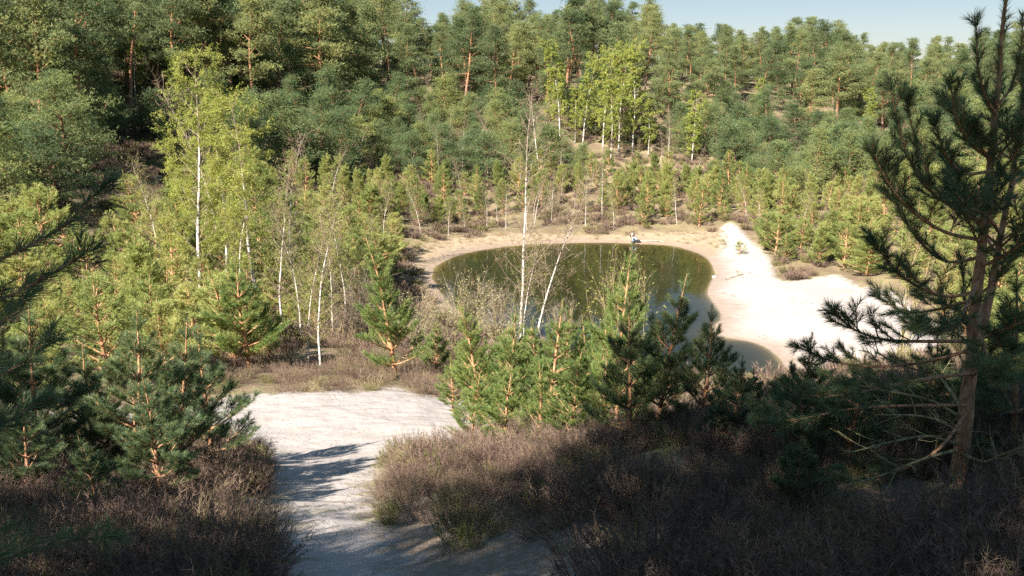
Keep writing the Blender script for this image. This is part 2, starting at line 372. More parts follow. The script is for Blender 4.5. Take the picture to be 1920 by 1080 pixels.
class Wood:
    def __init__(s): s.V = []; s.F = []; s.n = 0
    def path(s, pts, rad, k=6):
        pts = np.asarray(pts, float); m = len(pts); rad = np.asarray(rad, float) * np.ones(m)
        tan = unit(np.gradient(pts, axis=0)); ref = np.array([1., 0, 0]) if abs(tan[0, 0]) < .8 else np.array([0, 1., 0])
        u = unit(np.cross(tan, ref)); v = np.cross(tan, u)
        a = np.arange(k) / k * 2 * np.pi
        ring = pts[:, None] + rad[:, None, None] * (u[:, None] * np.cos(a)[None, :, None] + v[:, None] * np.sin(a)[None, :, None])
        s.V.append(ring.reshape(-1, 3))
        i = np.arange(m - 1)[:, None] * k; j = np.arange(k)[None]
        q = np.stack([i + j, i + (j + 1) % k, i + k + (j + 1) % k, i + k + j], -1).reshape(-1, 4) + s.n
        s.F.append(q); s.n += m * k
        # end caps (fans into quads with a repeated centre would be degenerate; tips taper to nothing instead)
    def mesh(s, name, mat):
        return mesh_np(name, np.concatenate(s.V), np.concatenate(s.F), [mat], smooth=True)
def curve_pts(p, d, L, n, bend=(0, 0, 0), wob=.06):
    """a wandering, bending polyline from p along d"""
    pts = [np.array(p, float)]; d = unit(np.array(d, float)); b = np.array(bend, float)
    for i in range(n):
        d = unit(d + b / n + rng.normal(size=3) * wob)
        pts.append(pts[-1] + d * L / n)
    return np.array(pts)

# ------------------------------------------------------------ plant generators (each returns a list of (part name, mesh))
def gen_young_pine(name, H, years, spread, per_m, nl, nw, mat, bare=.3, low=.06, k=5, side=1.0, bark='bark_young', girth=.016, trans=.8, nbr=(4, 6)):
    W = Wood(); F = Fol(); s0 = []; s1 = []
    trunk = curve_pts((0, 0, 0), (rng.normal() * .02, rng.normal() * .02, 1), H * .88, years * 2, wob=.025)
    W.path(trunk, np.linspace(H * girth, H * .0035, len(trunk)), 7)
    tip = trunk[-1]; up = unit(trunk[-1] - trunk[-3])
    s0.append(tip - up * H * .06); s1.append(tip + up * H * .12)
    W.path([tip, tip + up * H * .11], [H * .0035, H * .002], 4)
    for q in range(5):
        a = q * 1.257 + rng.random(); d = unit(up + np.array([math.cos(a), math.sin(a), 0]) * rng.uniform(.3, .6)); l = H * rng.uniform(.05, .09)
        s0.append(tip); s1.append(tip + d * l)
    for w_ in range(years):
        rel = low + (.93 - low) * ((w_ + rng.uniform(-.12, .12)) / (years - .3)); rel = min(max(rel, .02), .95)
        f = rel * (len(trunk) - 1); i = min(int(f), len(trunk) - 2); base = trunk[i] + (trunk[i + 1] - trunk[i]) * (f - i)
        nb = rng.integers(nbr[0], nbr[1] + 1); a0 = rng.random() * 6.28
        for b in range(nb):
            a = a0 + b * 6.283 / nb + rng.normal() * .25
            L = (spread * H * (1 - rel) ** trans * (.55 + .45 * min(1, rel * 5)) + H * .035) * rng.uniform(.7, 1.15)
            el = R(12 + 40 * rel + rng.normal() * 7)
            d = np.array([math.cos(a) * math.cos(el), math.sin(a) * math.cos(el), math.sin(el)])
            n = 5; pts = curve_pts(base, d, L, n, (0, 0, .55), .09)
            W.path(pts, np.linspace(L * .022 + .002, .0022, n + 1), 4 if L < 1 else k)
            for j in range(1, n + 1):
                t = j / n; dj = unit(pts[j] - pts[j - 1])
                if t > bare: s0.append(pts[j - 1]); s1.append(pts[j])
                if t >= bare * .8:
                    for sgn in (-1, 1, 0):
                        if sgn == 0 and rng.random() < .4: continue
                        lat = unit(np.cross(dj, (0, 0, 1.))) * sgn + np.array([0, 0, .35 if sgn else .9])
                        l = side * L * (.42 * (1 - t) + .17) * rng.uniform(.7, 1.2)
                        ds = unit(dj * .9 + lat * .75); e = pts[j] + ds * l
                        W.path([pts[j], e], [.0028, .0015], 3)
                        s0.append(pts[j] + ds * l * .15); s1.append(e)
                        if l > H * .045:
                            for g2 in (-1, 1, 0.3):
                                p2 = pts[j] + ds * l * rng.uniform(.4, .9); l2 = l * rng.uniform(.35, .55)
                                d2 = unit(ds + unit(np.cross(ds, (0, 0, 1.))) * g2 * .8 + np.array([0, 0, .35]))
                                s0.append(p2); s1.append(p2 + d2 * l2)
    F.needles(s0, s1, per_m, nl, nw)
    return [('trunk', W.mesh(name + '_trunk', M[bark])), ('crown', F.mesh(name + '_crown', M[mat]))]

def gen_tall_pine(name, H, cb, nlimb, reach, ntuft, tl, tw, mat, dead=6, subs=3.6, pad=(.42, .42, .15), lean=.03):
    W = Wood(); F = Fol()
    trunk = curve_pts((0, 0, 0), (rng.normal() * lean, rng.normal() * lean, 1), H * .97, 12, wob=.03)
    W.path(trunk, np.linspace(.015 * H + .02, .02, 13), 7)
    def at(rel):
        f = rel * 12; i = min(int(f), 11); return trunk[i] + (trunk[i + 1] - trunk[i]) * (f - i)
    C = []; T = []
    for q in range(nlimb):
        rel = cb + (1 - cb) * ((q + rng.random()) / nlimb) ** .9; rel = min(rel, .99)
        a = q * 2.4 + rng.normal() * .5; u = (rel - cb) / (1 - cb)
        L = reach * (math.sin(min(1, (u * .8 + .3)) * math.pi) ** .6 * .9 + .2) * (1 - u * .45) * rng.uniform(.4, 1.35)
        el = R(5 + 50 * u ** 1.5 + rng.normal() * 10)
        pts = curve_pts(at(rel), (math.cos(a) * math.cos(el), math.sin(a) * math.cos(el), math.sin(el)), L, 5, (0, 0, .35), .16)
        W.path(pts, np.linspace(.012 * L + .02, .012, 6), 4)
        nsub = max(4, int(L * subs))
        for s_ in range(nsub):
            t = .35 + .65 * (s_ + rng.random()) / nsub; f = t * 5; i = min(int(f), 4)
            p = pts[i] + (pts[i + 1] - pts[i]) * (f - i); dd = unit(rng.normal(size=3) * (1, 1, .5) + unit(pts[i + 1] - pts[i]) * .8 + (0, 0, .25)); l = rng.uniform(.35, .8) * (1.2 - .4 * t)
            e = p + dd * l
            F_tw.append((p, e))
            C.append(e); T.append(rng.random())
    for q in range(dead):
        rel = rng.uniform(.25, max(cb, .3)); a = rng.random() * 6.28; L = rng.uniform(.5, 1.6)
        pts = curve_pts(at(rel), (math.cos(a), math.sin(a), rng.uniform(-.3, .3)), L, 3, (0, 0, -.2), .12); W.path(pts, np.linspace(.025, .006, 4), 3)
    C = np.array(C); T = np.array(T)
    # each pad: flattened cloud of needle tufts
    idx = np.repeat(np.arange(len(C)), ntuft); n = len(idx)
    off = rng.normal(size=(n, 3)) * np.array(pad) * rng.uniform(.6, 1.3, len(C))[idx][:, None]
    c = C[idx] + off
    nn = 6; idx2 = np.repeat(np.arange(n), nn); m = len(idx2)
    d = unit(rng.normal(size=(m, 3)) + unit(off + (0, 0, .12))[idx2] * .9 + (0, 0, .35))
    F.add(c[idx2], d * (tl * rng.uniform(.7, 1.2, m))[:, None], tw, np.clip(T[idx][idx2] * .5 + .3 * rng.random(n)[idx2] + .2 * rng.random(m), 0, 1))
    if F_tw:
        a_ = np.array([x[0] for x in F_tw]); b_ = np.array([x[1] for x in F_tw]); F_tw.clear()
        for p, e in zip(a_[::1], b_[::1]): W.path([p, e], [.009, .004], 3)
    return [('trunk', W.mesh(name + '_trunk', M['bark_far'])), ('crown', F.mesh(name + '_crown', M[mat]))]
F_tw = []

def gen_birch(name, H, nlimb, leaves, leafmat, leafsz, twigmat='twig_red', cb=.22, spread=.2, twigs=5, droop=.5, girth=.009, lean=.05, zig=.03, barkmat='birch_bark', tw=.008):
    W = Wood(); B = Wood(); U = Wood(); bend = rng.normal(size=3) * (.13, .13, 0); T = Fol(); Lf = Fol()
    trunk = curve_pts((0, 0, 0), (rng.normal() * lean, rng.normal() * lean, 1), H, 16, bend, wob=zig)
    rr_ = np.linspace(girth * H + .006, .006, 17) ** 1.0; W.path(trunk[:12], rr_[:12], 7); U.path(trunk[11:], rr_[11:], 5)
    def at(rel):
        f = rel * 16; i = min(int(f), 15); return trunk[i] + (trunk[i + 1] - trunk[i]) * (f - i)
    tp = []; td = []
    for q in range(nlimb):
        rel = cb + (.99 - cb) * (q + rng.random()) / nlimb; a = q * 2.4 + rng.normal() * .4; u = (rel - cb) / (1 - cb)
        L = spread * H * (.45 + .75 * (1 - u)) * rng.uniform(.6, 1.2) * (1 if u > .1 else .7)
        el = R(45 + rng.normal() * 9)
        pts = curve_pts(at(rel), (math.cos(a) * math.cos(el), math.sin(a) * math.cos(el), math.sin(el)), L, 5, (0, 0, .1), .1)
        B.path(pts, np.linspace(.004 * L + .004, .003, 6), 3)
        for s_ in range(max(4, int(L * 4))):
            t = .2 + .8 * rng.random(); f = t * 5; i = min(int(f), 4); p = pts[i] + (pts[i + 1] - pts[i]) * (f - i)
            d = unit(unit(pts[i + 1] - pts[i]) + rng.normal(size=3) * .6); l = rng.uniform(.25, .6) * min(1, H / 8)
            e = p + d * l; T.add([p], [e - p], tw * 1.4, [rng.random()])
            for z_ in range(twigs):
                pp = p + d * l * rng.uniform(.3, 1); dd = unit(d * .7 + rng.normal(size=3) * .6 + (0, 0, -droop)) * rng.uniform(.2, .5) * min(1, H / 8)
                tp.append(pp); td.append(dd)
    tp = np.array(tp); td = np.array(td)
    T.add(tp, td, tw, rng.random(len(tp)))
    parts = [('trunk', W.mesh(name + '_trunk', M[barkmat])), ('trunk_top', U.mesh(name + '_top', M['birch_limb'])), ('limbs', B.mesh(name + '_limbs', M['birch_limb'])), ('twigs', T.mesh(name + '_twigs', M[twigmat]))]
    if leaves > 0:
        idx = rng.integers(0, len(tp), leaves); t = rng.random(leaves)
        tt = rng.random(len(tp))
        Lf.leaf(tp[idx] + td[idx] * t[:, None] + rng.normal(size=(leaves, 3)) * .03, unit(rng.normal(size=(leaves, 3)) + (0, 0, -.3)) * (leafsz * rng.uniform(.6, 1.2, leaves))[:, None], leafsz * .8, .6 * tt[idx] + .4 * rng.random(leaves))
        parts.append(('crown', Lf.mesh(name + '_crown', M[leafmat])))
    return parts

def gen_shrub(name, H, stems, sub, sub2, twigmat, leaves=0, leafmat=None, leafsz=.03, spread=.55, wid=.012):
    T = Fol(); W = Wood(); Lf = Fol(); ends = []; dirs = []
    for s_ in range(stems):
        a = rng.random() * 6.28; o = rng.random() * spread
        pts = curve_pts((math.cos(a) * .12 * H * o, math.sin(a) * .12 * H * o, -.02), (math.cos(a) * o, math.sin(a) * o, 1), H * rng.uniform(.6, 1.05), 5, (0, 0, .1), .1)
        W.path(pts, np.linspace(wid * .8, wid * .3, 6), 3)
        for q in range(sub):
            t = rng.uniform(.2, 1); f = t * 5; i = min(int(f), 4); p = pts[i] + (pts[i + 1] - pts[i]) * (f - i)
            d = unit(unit(pts[i + 1] - pts[i]) + rng.normal(size=3) * .5) * H * rng.uniform(.12, .3)
            T.add([p], [d], wid * .6, [rng.random()])
            for z_ in range(sub2):
                ends.append(p + d * rng.uniform(.25, 1)); dirs.append(unit(unit(d) + rng.normal(size=3) * .5 + (0, 0, .2)) * H * rng.uniform(.05, .16))
    ends = np.array(ends); dirs = np.array(dirs)
    T.add(ends, dirs, wid * .42, rng.random(len(ends)))
    parts = [('stems', W.mesh(name + '_stems', M['branch_bare'])), ('twigs', T.mesh(name + '_twigs', M[twigmat]))]
    if leaves:
        idx = rng.integers(0, len(ends), leaves)
        Lf.leaf(ends[idx] + dirs[idx] * rng.random((leaves, 1)), unit(rng.normal(size=(leaves, 3))) * (leafsz * rng.uniform(.6, 1.2, leaves))[:, None], leafsz * .7, rng.random(leaves))
        parts.append(('leaves', Lf.mesh(name + '_leaves', M[leafmat])))
    return parts

def gen_heather(name, Rr, H, stems, tw, mat, wid=.005, tlen=.09):
    F = Fol(); P0 = []; V = []
    a = rng.random(stems) * 6.283; r = np.sqrt(rng.random(stems)) * Rr * .55
    b = np.stack([np.cos(a) * r, np.sin(a) * r, np.zeros(stems) - .03], 1)
    d = unit(np.stack([np.cos(a) * r / Rr * 1.3, np.sin(a) * r / Rr * 1.3, np.ones(stems)], 1) + rng.normal(size=(stems, 3)) * .18)
    l = H * rng.uniform(.65, 1.1, stems)
    F.add(b, d * l[:, None], wid * 1.1, rng.random(stems) * .4)
    idx = np.repeat(np.arange(stems), tw); n = len(idx); t = rng.uniform(.25, .98, n)
    dd = unit(d[idx] + rng.normal(size=(n, 3)) * .75 + (0, 0, .25)); tt = rng.random(stems)
    F.add(b[idx] + d[idx] * (l[idx] * t)[:, None], dd * (tlen * rng.uniform(.6, 1.3, n))[:, None], wid, np.clip(.5 * tt[idx] + .5 * rng.random(n), 0, 1))
    return F.mesh(name, M[mat])
def gen_grass(name, n, H, mat, wid=.008, spread=.12, lean=.5):
    F = Fol(); b = np.concatenate([rng.normal(size=(n, 2)) * spread, np.zeros((n, 1)) - .02], 1)
    d = unit(np.concatenate([rng.normal(size=(n, 2)) * lean, np.ones((n, 1))], 1)); l = H * rng.uniform(.4, 1.1, n)
    F.add(b, d * l[:, None], wid, rng.random(n))
    mid = b + d * (l * .55)[:, None]; F.add(mid, unit(d + rng.normal(size=(n, 3)) * .4 + (0, 0, -.3)) * (l * .45)[:, None], wid * .8, rng.random(n))
    return F.mesh(name, M[mat])

# ------------------------------------------------------------ object helpers
REG = []
def thing(name, label, cat, loc, rz=0, sc=1.0, group=None, tilt=(0, 0)):
    o = bpy.data.objects.new(name, None); COL.objects.link(o)
    o.location = [float(v) for v in loc]; o.rotation_euler = (tilt[0], tilt[1], rz); o.scale = (sc,) * 3 if isinstance(sc, (int, float)) else sc
    o.empty_display_size = .2
    o['label'] = label; o['category'] = cat
    if group: o['group'] = group
    return o
def part(name, me, parent=None):
    o = bpy.data.objects.new(name, me); COL.objects.link(o)
    if parent is not None: o.parent = parent
    return o
def tag(o, label, cat, group=None, kind=None):
    if label: o['label'] = label
    if cat: o['category'] = cat
    if group: o['group'] = group
    if kind: o['kind'] = kind
    return o
def plant(parts, name, label, cat, loc, rz=None, sc=1.0, group=None, tilt=(0, 0)):
    if tilt == (0, 0): tilt = tuple(rng.normal(size=2) * {'young_pine': .05, 'bare_shrub': .05}.get(name, .018))
    o = thing(name, label, cat, loc, rng.random() * 6.28 if rz is None else rz, sc, group, tilt)
    for n, me in parts: part(n, me, o)
    return o

# ------------------------------------------------------------ ground sheet and pond
def build_ground():
    nx, ny = 380, 420
    ux = np.linspace(-1, 1, nx) * math.asinh(420 / 7.0); xs = 7.0 * np.sinh(ux)
    uy = np.linspace(-math.asinh(60 / 9.0), math.asinh(690 / 9.0), ny); ys = 8 + 9.0 * np.sinh(uy)
    X, Y = np.meshgrid(xs, ys); x = X.ravel(); y = Y.ravel()
    sdp = sdist(x, y, POND); z = ground(x, y, sdp)
    V = np.stack([x, y, z], 1)
    i = (np.arange(ny - 1)[:, None] * nx + np.arange(nx - 1)[None]).ravel()
    F = np.stack([i, i + 1, i + nx + 1, i + nx], 1)
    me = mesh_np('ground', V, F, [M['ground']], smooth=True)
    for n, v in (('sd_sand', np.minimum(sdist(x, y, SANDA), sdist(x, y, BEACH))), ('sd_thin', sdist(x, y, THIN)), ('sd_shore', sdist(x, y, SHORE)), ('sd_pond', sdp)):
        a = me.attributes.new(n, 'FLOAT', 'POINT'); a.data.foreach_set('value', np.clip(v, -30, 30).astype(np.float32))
    o = part('ground', me); o['kind'] = 'structure'; o['label'] = 'sandy heath floor of the old pit with slopes and white sand'
THIN = smooth_poly(hits_poly([(680, 920), (760, 900), (870, 930), (960, 960), (1060, 990), (1180, 1000), (1260, 1010), (1300, 1080), (1250, 1250), (700, 1300), (690, 1000)]), 3)
build_ground()
pw = [(p[0] + (p[0] - POND[:, 0].mean()) * .06, p[1] + (p[1] - POND[:, 1].mean()) * .06) for p in POND]
def build_water():
    x0, x1 = POND[:, 0].min() - 3, POND[:, 0].max() + 3; y0, y1 = POND[:, 1].min() - 3, POND[:, 1].max() + 3
    xs = np.arange(x0, x1, .5); ys = np.arange(y0, y1, .5); X, Y = np.meshgrid(xs, ys)
    sd = sdist(X.ravel(), Y.ravel(), POND).reshape(X.shape); ok = sd < 1.2
    q = ok[:-1, :-1] | ok[1:, :-1] | ok[:-1, 1:] | ok[1:, 1:]
    nx = len(xs); jj, ii = np.where(q); i = jj * nx + ii
    F = np.stack([i, i + 1, i + nx + 1, i + nx], 1)
    V = np.stack([X.ravel(), Y.ravel(), np.zeros(X.size)], 1)
    used = np.unique(F); remap = np.full(len(V), -1); remap[used] = np.arange(len(used))
    o = part('water', mesh_np('water', V[used], remap[F], [M['water']], smooth=True)); o['kind'] = 'structure'; o['label'] = 'dark green pond water reflecting the trees'
build_water()

# ------------------------------------------------------------ prototypes
TALL = [gen_tall_pine('tall_pine_%d' % i, H, cb, nl, rc, 22, .22, .055, 'needle_far') for i, (H, cb, nl, rc) in enumerate(
    [(14, .30, 30, 3.2), (15, .42, 26, 3.0), (13, .2, 34, 3.3), (16, .5, 24, 3.0), (12, .15, 34, 3.1), (14, .35, 26, 3.6)])]
BUSHY = [gen_tall_pine('bushy_pine_%d' % i, H, .03, nl, rc, 18, .17, .036, 'needle_blue', dead=0, subs=4.2, pad=(.32, .32, .15)) for i, (H, nl, rc) in enumerate(
    [(6, 40, 2.1), (7, 44, 2.3), (5, 36, 2.1), (8, 46, 2.5)])]
YOUNG = [gen_young_pine('young_pine_%d' % i, H, yr, sp, 70, .105, .016, 'needle_young', bare=br, low=lo, trans=tr, nbr=nb) for i, (H, yr, sp, tr, br, lo, nb) in enumerate(
    [(3.0, 8, .32, .6, .2, .05, (4, 6)), (2.6, 6, .42, .4, .35, .1, (3, 5)), (3.6, 8, .30, .45, .3, .12, (3, 5)), (2.2, 5, .5, .3, .3, .08, (3, 5)), (3.0, 6, .38, .35, .45, .2, (3, 4)), (2.8, 7, .36, .5, .25, .05, (3, 6))])]
MIDP = [gen_young_pine('mid_pine_%d' % i, H, yr, sp, 260, .07, .0062, 'needle_mid', bare=.3, low=.12) for i, (H, yr, sp) in enumerate(
    [(3.0, 8, .30), (2.4, 7, .34), (3.4, 8, .28)])]
NEARP = [gen_young_pine('near_pine_%d' % i, H, yr, sp, 520, .062, .0034, 'needle_near', bare=.35, low=.12) for i, (H, yr, sp) in enumerate(
    [(2.0, 6, .36), (2.1, 7, .32), (1.7, 5, .34)])]
BIRCH = [gen_birch('birch_%d' % i, H, nl, lv, 'birch_leaf', .058, cb=cb, spread=sp, zig=zg) for i, (H, nl, lv, cb, sp, zg) in enumerate(
    [(10, 46, 38000, .16, .25, .03), (9, 40, 20000, .18, .22, .04)])]
BIRCHF = [gen_birch('far_birch_%d' % i, H, nl, lv, 'birch_leaf_far', .09, cb=cb, spread=.16, twigs=3, tw=.02, girth=.0062, lean=.02, zig=.02) for i, (H, nl, lv, cb) in enumerate(
    [(10, 36, 19000, .18), (8.5, 32, 13000, .2), (6, 28, 10000, .1)])]
BARE = [gen_birch('bare_birch_%d' % i, H, nl, lf, 'birch_leaf_far', .05, cb=cb, spread=sp, twigs=4, droop=.0, tw=.011, twigmat='twig_red', girth=.0062, zig=.035, lean=.03) for i, (H, nl, lf, cb, sp) in enumerate(
    [(11, 60, 900, .12, .2), (7, 54, 2500, .14, .19), (9, 56, 300, .1, .21)])]
SHRUB = [gen_shrub('shrub_0', 1.8, 26, 9, 7, 'twig', 0), gen_shrub('shrub_1', 2.4, 22, 10, 8, 'twig', 900, 'catkin', .06), gen_shrub('shrub_2', 1.5, 24, 8, 6, 'twig_red', 0),
         gen_shrub('shrub_3', 2.6, 10, 9, 5, 'twig_red', 500, 'birch_leaf', .055, .3)]

def scatter(name, label, cat, meshes, x, y, sc, zoff=0.0, rough=.3, tilt=.1):
    """one object for uncountable ground cover: instances of a few clumps on points"""
    g = ground(x, y) + zoff; n = len(x)
    me = bpy.data.meshes.new(name); me.vertices.add(n); me.vertices.foreach_set('co', np.stack([x, y, g], 1).astype(np.float32).ravel())
    a = me.attributes.new('rot', 'FLOAT_VECTOR', 'POINT'); a.data.foreach_set('vector', np.stack([rng.normal(size=n) * tilt, rng.normal(size=n) * tilt, rng.random(n) * 6.28], 1).astype(np.float32).ravel())
    a = me.attributes.new('sc', 'FLOAT', 'POINT'); a.data.foreach_set('value', (sc * rng.uniform(1 - rough, 1 + rough, n)).astype(np.float32))
    a = me.attributes.new('pick', 'INT', 'POINT'); a.data.foreach_set('value', rng.integers(0, len(meshes), n).astype(np.int32))
    o = bpy.data.objects.new(name, me); COL.objects.link(o)
    src = bpy.data.collections.new(name + '_clumps')
    for i, m in enumerate(meshes):
        q = bpy.data.objects.new('clump_%d' % i, m); src.objects.link(q)
    ng = bpy.data.node_groups.new(name + '_scatter', 'GeometryNodeTree')
    ng.interface.new_socket('Geometry', in_out='INPUT', socket_type='NodeSocketGeometry'); ng.interface.new_socket('Geometry', in_out='OUTPUT', socket_type='NodeSocketGeometry')
    gi = ng.nodes.new('NodeGroupInput'); go = ng.nodes.new('NodeGroupOutput')
    ci = ng.nodes.new('GeometryNodeCollectionInfo'); ci.inputs['Collection'].default_value = src; ci.inputs['Separate Children'].default_value = True; ci.inputs['Reset Children'].default_value = True
    ip = ng.nodes.new('GeometryNodeInstanceOnPoints'); ip.inputs['Pick Instance'].default_value = True
    def nat(nm, dt):
        k_ = ng.nodes.new('GeometryNodeInputNamedAttribute'); k_.data_type = dt; k_.inputs[0].default_value = nm; return k_.outputs['Attribute']
    L = ng.links.new
    L(gi.outputs[0], ip.inputs['Points']); L(ci.outputs[0], ip.inputs['Instance']); L(nat('pick', 'INT'), ip.inputs['Instance Index'])
    L(nat('rot', 'FLOAT_VECTOR'), ip.inputs['Rotation']); L(nat('sc', 'FLOAT'), ip.inputs['Scale']); L(ip.outputs[0], go.inputs[0])
    md = o.modifiers.new('scatter', 'NODES'); md.node_group = ng
    tag(o, label, cat, kind='stuff'); return o

#PLACEMENT
def rowtop(base, toppy):
    """height of a thing standing at base whose top shows at row toppy"""
    r = ray(960, toppy); return (CAMZ + r[2] * base[1] / r[1]) - base[2]
def put(parts, nat, name, label, cat, px, py, top, group=None, d=None, rz=None, tilt=(0, 0), fat=1.0):
    b = hit(px, py) if d is None else None
    if b is None:
        q = P(px, py, d); b = np.array([q[0], d, ground(q[0], d)[0]])
    h = max(rowtop(b, top), .3); s = h / nat
    return plant(parts, name, label, cat, b - (0, 0, .03), rz, (s * fat, s * fat, s), group, tilt)

occupied = []
def scat_pts(n, xr, yr, test, dmin, keep=occupied):
    out = []
    xs = rng.uniform(*xr, n); ys = rng.uniform(*yr, n); zs = ground(xs, ys); px, py = proj(xs, ys, zs)
    ok = test(xs, ys, zs, px, py) & (px > -160) & (px < 2080) & (sdist(xs, ys, POND) > 2.2) & (sdist(xs, ys, SANDA) > .6) & (sdist(xs, ys, BEACH) > .6) & (sdist(xs, ys, SHORE) > .3)
    for i in np.where(ok)[0]:
        dm = dmin(ys[i]) if callable(dmin) else dmin
        if all((xs[i] - a) ** 2 + (ys[i] - b) ** 2 > (dm * .5 + r * .5) ** 2 for a, b, r in keep):
            out.append((xs[i], ys[i], zs[i], px[i], py[i])); keep.append((xs[i], ys[i], dm))
    return out
EDGE = np.array([(-200, 330), (0, 320), (150, 300), (210, 235), (330, 215), (480, 235), (620, 215), (800, 215), (870, 232), (1000, 230), (1100, 232), (1220, 236), (1340, 250), (1450, 262), (1600, 255), (1750, 240), (2100, 225)])
SKYL = np.array([(-300, -120), (560, -90), (735, -60), (765, 12), (800, 32), (845, 18), (880, -20), (975, -25), (1000, 32), (1022, 30), (1040, -30), (1205, -25), (1232, 22), (1290, 38), (1330, 30), (1400, 40), (1440, 22), (1490, -2), (1535, 10), (1600, 48), (1680, 72), (1750, 60), (1800, 68), (1860, 50), (2200, 40)])
def cap_scale(x, y, z, px, H):
    """largest scale that keeps a tree's top under the treeline of the place"""
    row = np.interp(px, SKYL[:, 0], SKYL[:, 1]) + rng.uniform(0, 34); r = ray(960, row)
    return max(.38, (CAMZ + r[2] * y / r[1] - z) / H)
def edge(px): return np.interp(px, EDGE[:, 0], EDGE[:, 1])
EDGE2 = np.array([(-200, 450), (0, 430), (170, 400), (190, 300), (300, 300), (420, 330), (560, 350), (700, 330), (800, 345), (900, 340), (1100, 330), (1250, 310), (1340, 330), (1450, 365), (1560, 370), (1700, 340), (2100, 330)])
def edge2(px): return np.interp(px, EDGE2[:, 0], EDGE2[:, 1])

def where_(px):
    for lim, s in ((190, 'far left'), (430, 'behind tallest leafy birch'), (600, 'left of centre'), (760, 'up from the green pine'), (980, 'above pond\'s left end'), (1230, 'by the white birch group'), (1420, 'right of the lone birch'), (1600, 'right of centre'), (5000, 'behind dark near pine')):
        if px < lim: return s
ORD = ['first', 'second', 'third', 'fourth', 'fifth', 'sixth', 'seventh', 'eighth', 'ninth', 'tenth', 'eleventh', 'twelfth', 'thirteenth', 'fourteenth', 'fifteenth', 'sixteenth', 'seventeenth', 'eighteenth', 'nineteenth', 'twentieth', 'twenty-first', 'twenty-second', 'twenty-third', 'twenty-fourth', 'twenty-fifth']
ORD += ['twenty-' + q for q in ORD[5:9]] + ['thirtieth'] + ['thirty-' + q for q in ORD[:9]] + ['fortieth'] + ['forty-' + q for q in ORD[:9]]
def ordinal(i): return ORD[min(i, len(ORD) - 1)]
def label_all(objs, desc):
    """objs: (object, px, row word); desc(row word) -> text. labels by zone, row and order from the left"""
    from collections import defaultdict
    d = defaultdict(list)
    for o, px, row in objs: d[(row, where_(px))].append((px, o))
    for (row, zone), l in d.items():
        l.sort(key=lambda q: q[0])
        for i, (px, o) in enumerate(l):
            o['label'] = desc(row) + ' ' + zone + (', ' + ordinal(i) + ' from left' if len(l) > 1 else '')

for px_, py_ in ((1050, 262), (1050, 290), (1130, 280), (1130, 305), (1160, 284), (1160, 315), (1186, 290), (1215, 292), (1215, 315), (1297, 305), (1297, 325), (1297, 345), (255, 190), (255, 215), (1090, 275), (1090, 305), (1425, 240), (1630, 262)):
    h_ = hit(px_, py_); occupied.append((h_[0], h_[1], 3.2))
# tall pines of the far forest, front rows first
pts = scat_pts(26000, (-120, 130), (50, 185), lambda x, y, z, px, py: (py < edge(px)) & (py > edge(px) - 150) & (y < 178) & ((px > -40) | (y > 95)) & ((px > 130) | (y > 62)), lambda y: 3.4 if y < 115 else 4.4)
pts.sort(key=lambda q: q[1]); objs = []; REST = pts[300:]
for x, y, z, px, py in pts[:300]:
    s = rng.uniform(.75, 1.12) * (1 + .12 * (px < 750) - .18 * (px > 1230) ); k = rng.integers(0, 6); s = min(s, cap_scale(x, y, z, px, (14, 15, 13, 16, 12, 14)[k]))
    f_ = rng.uniform(.85, 1.35); o = plant(TALL[k], 'pine_tree', 'x', 'pine tree', (x, y, z - .1), None, (s * f_, s * f_, s), 'tall pines of the far forest')
    dep = edge(px) - py
    objs.append((o, px, 0 if dep < 18 else 1 if dep < 40 else 2 if dep < 62 else 3))
label_all(objs, lambda r: ['tall pine, forest\'s front edge,', 'tall pine, forest\'s second row,', 'tall pine deep in forest,', 'tall pine on skyline ridge,'][r])
NT = len(objs)
# bushy pines of the far slope
pts = scat_pts(9000, (-90, 110), (40, 140), lambda x, y, z, px, py: (py < edge2(px)) & (py >= edge(px)) & (vnoise(x * .1, y * .1, 9) > -.3) & ~((px > 170) & (px < 330) & (py > 270)), lambda y: 2.5)
pts.sort(key=lambda q: q[1]); objs = []
print('bushy all', len(pts)); REST2 = pts[290:]
for x, y, z, px, py in pts[:290]:
    s = rng.uniform(.5, 1.0)
    f_ = rng.uniform(.9, 1.45); o = plant(BUSHY[rng.integers(0, 4)], 'bushy_pine', 'x', 'pine tree', (x, y, z - .1), None, (s * f_, s * f_, s), 'bushy pines on the slopes round the pit')
    objs.append((o, px, (0 if py > (edge(px) + edge2(px)) / 2 else 1)))
label_all(objs, lambda r: ['bushy pine low on far slope,', 'bushy pine high on far slope,'][r])
NB = len(objs)
# young yellow-green pines
BARE_GROUND = [(120, 290), (330, 280), (330, 420), (240, 500), (150, 470)]
def ytest(x, y, z, px, py):
    left = inpoly(px, py, [(-160, 440), (160, 470), (330, 400), (420, 320), (700, 340), (860, 350), (900, 400), (760, 445), (740, 520), (640, 620), (440, 690), (300, 740), (-160, 760)])
    right = inpoly(px, py, [(1200, 330), (1340, 335), (1560, 360), (2080, 340), (2080, 700), (1900, 700), (1640, 540), (1570, 500), (1460, 500), (1400, 440), (1340, 425), (1200, 425)])
    mid = inpoly(px, py, [(860, 340), (1200, 320), (1200, 400), (900, 405)]) & (rng.random(len(px)) < .5)
    bare = inpoly(px, py, BARE_GROUND)
    return (left | right | mid) & ~(bare & (rng.random(len(px)) < .85)) & (vnoise(x * .25, y * .25, 12) > -.33)
pts = scat_pts(16000, (-60, 80), (16, 105), ytest, lambda y: 1.05 + y * .011)
pts.sort(key=lambda q: q[1]); objs = []
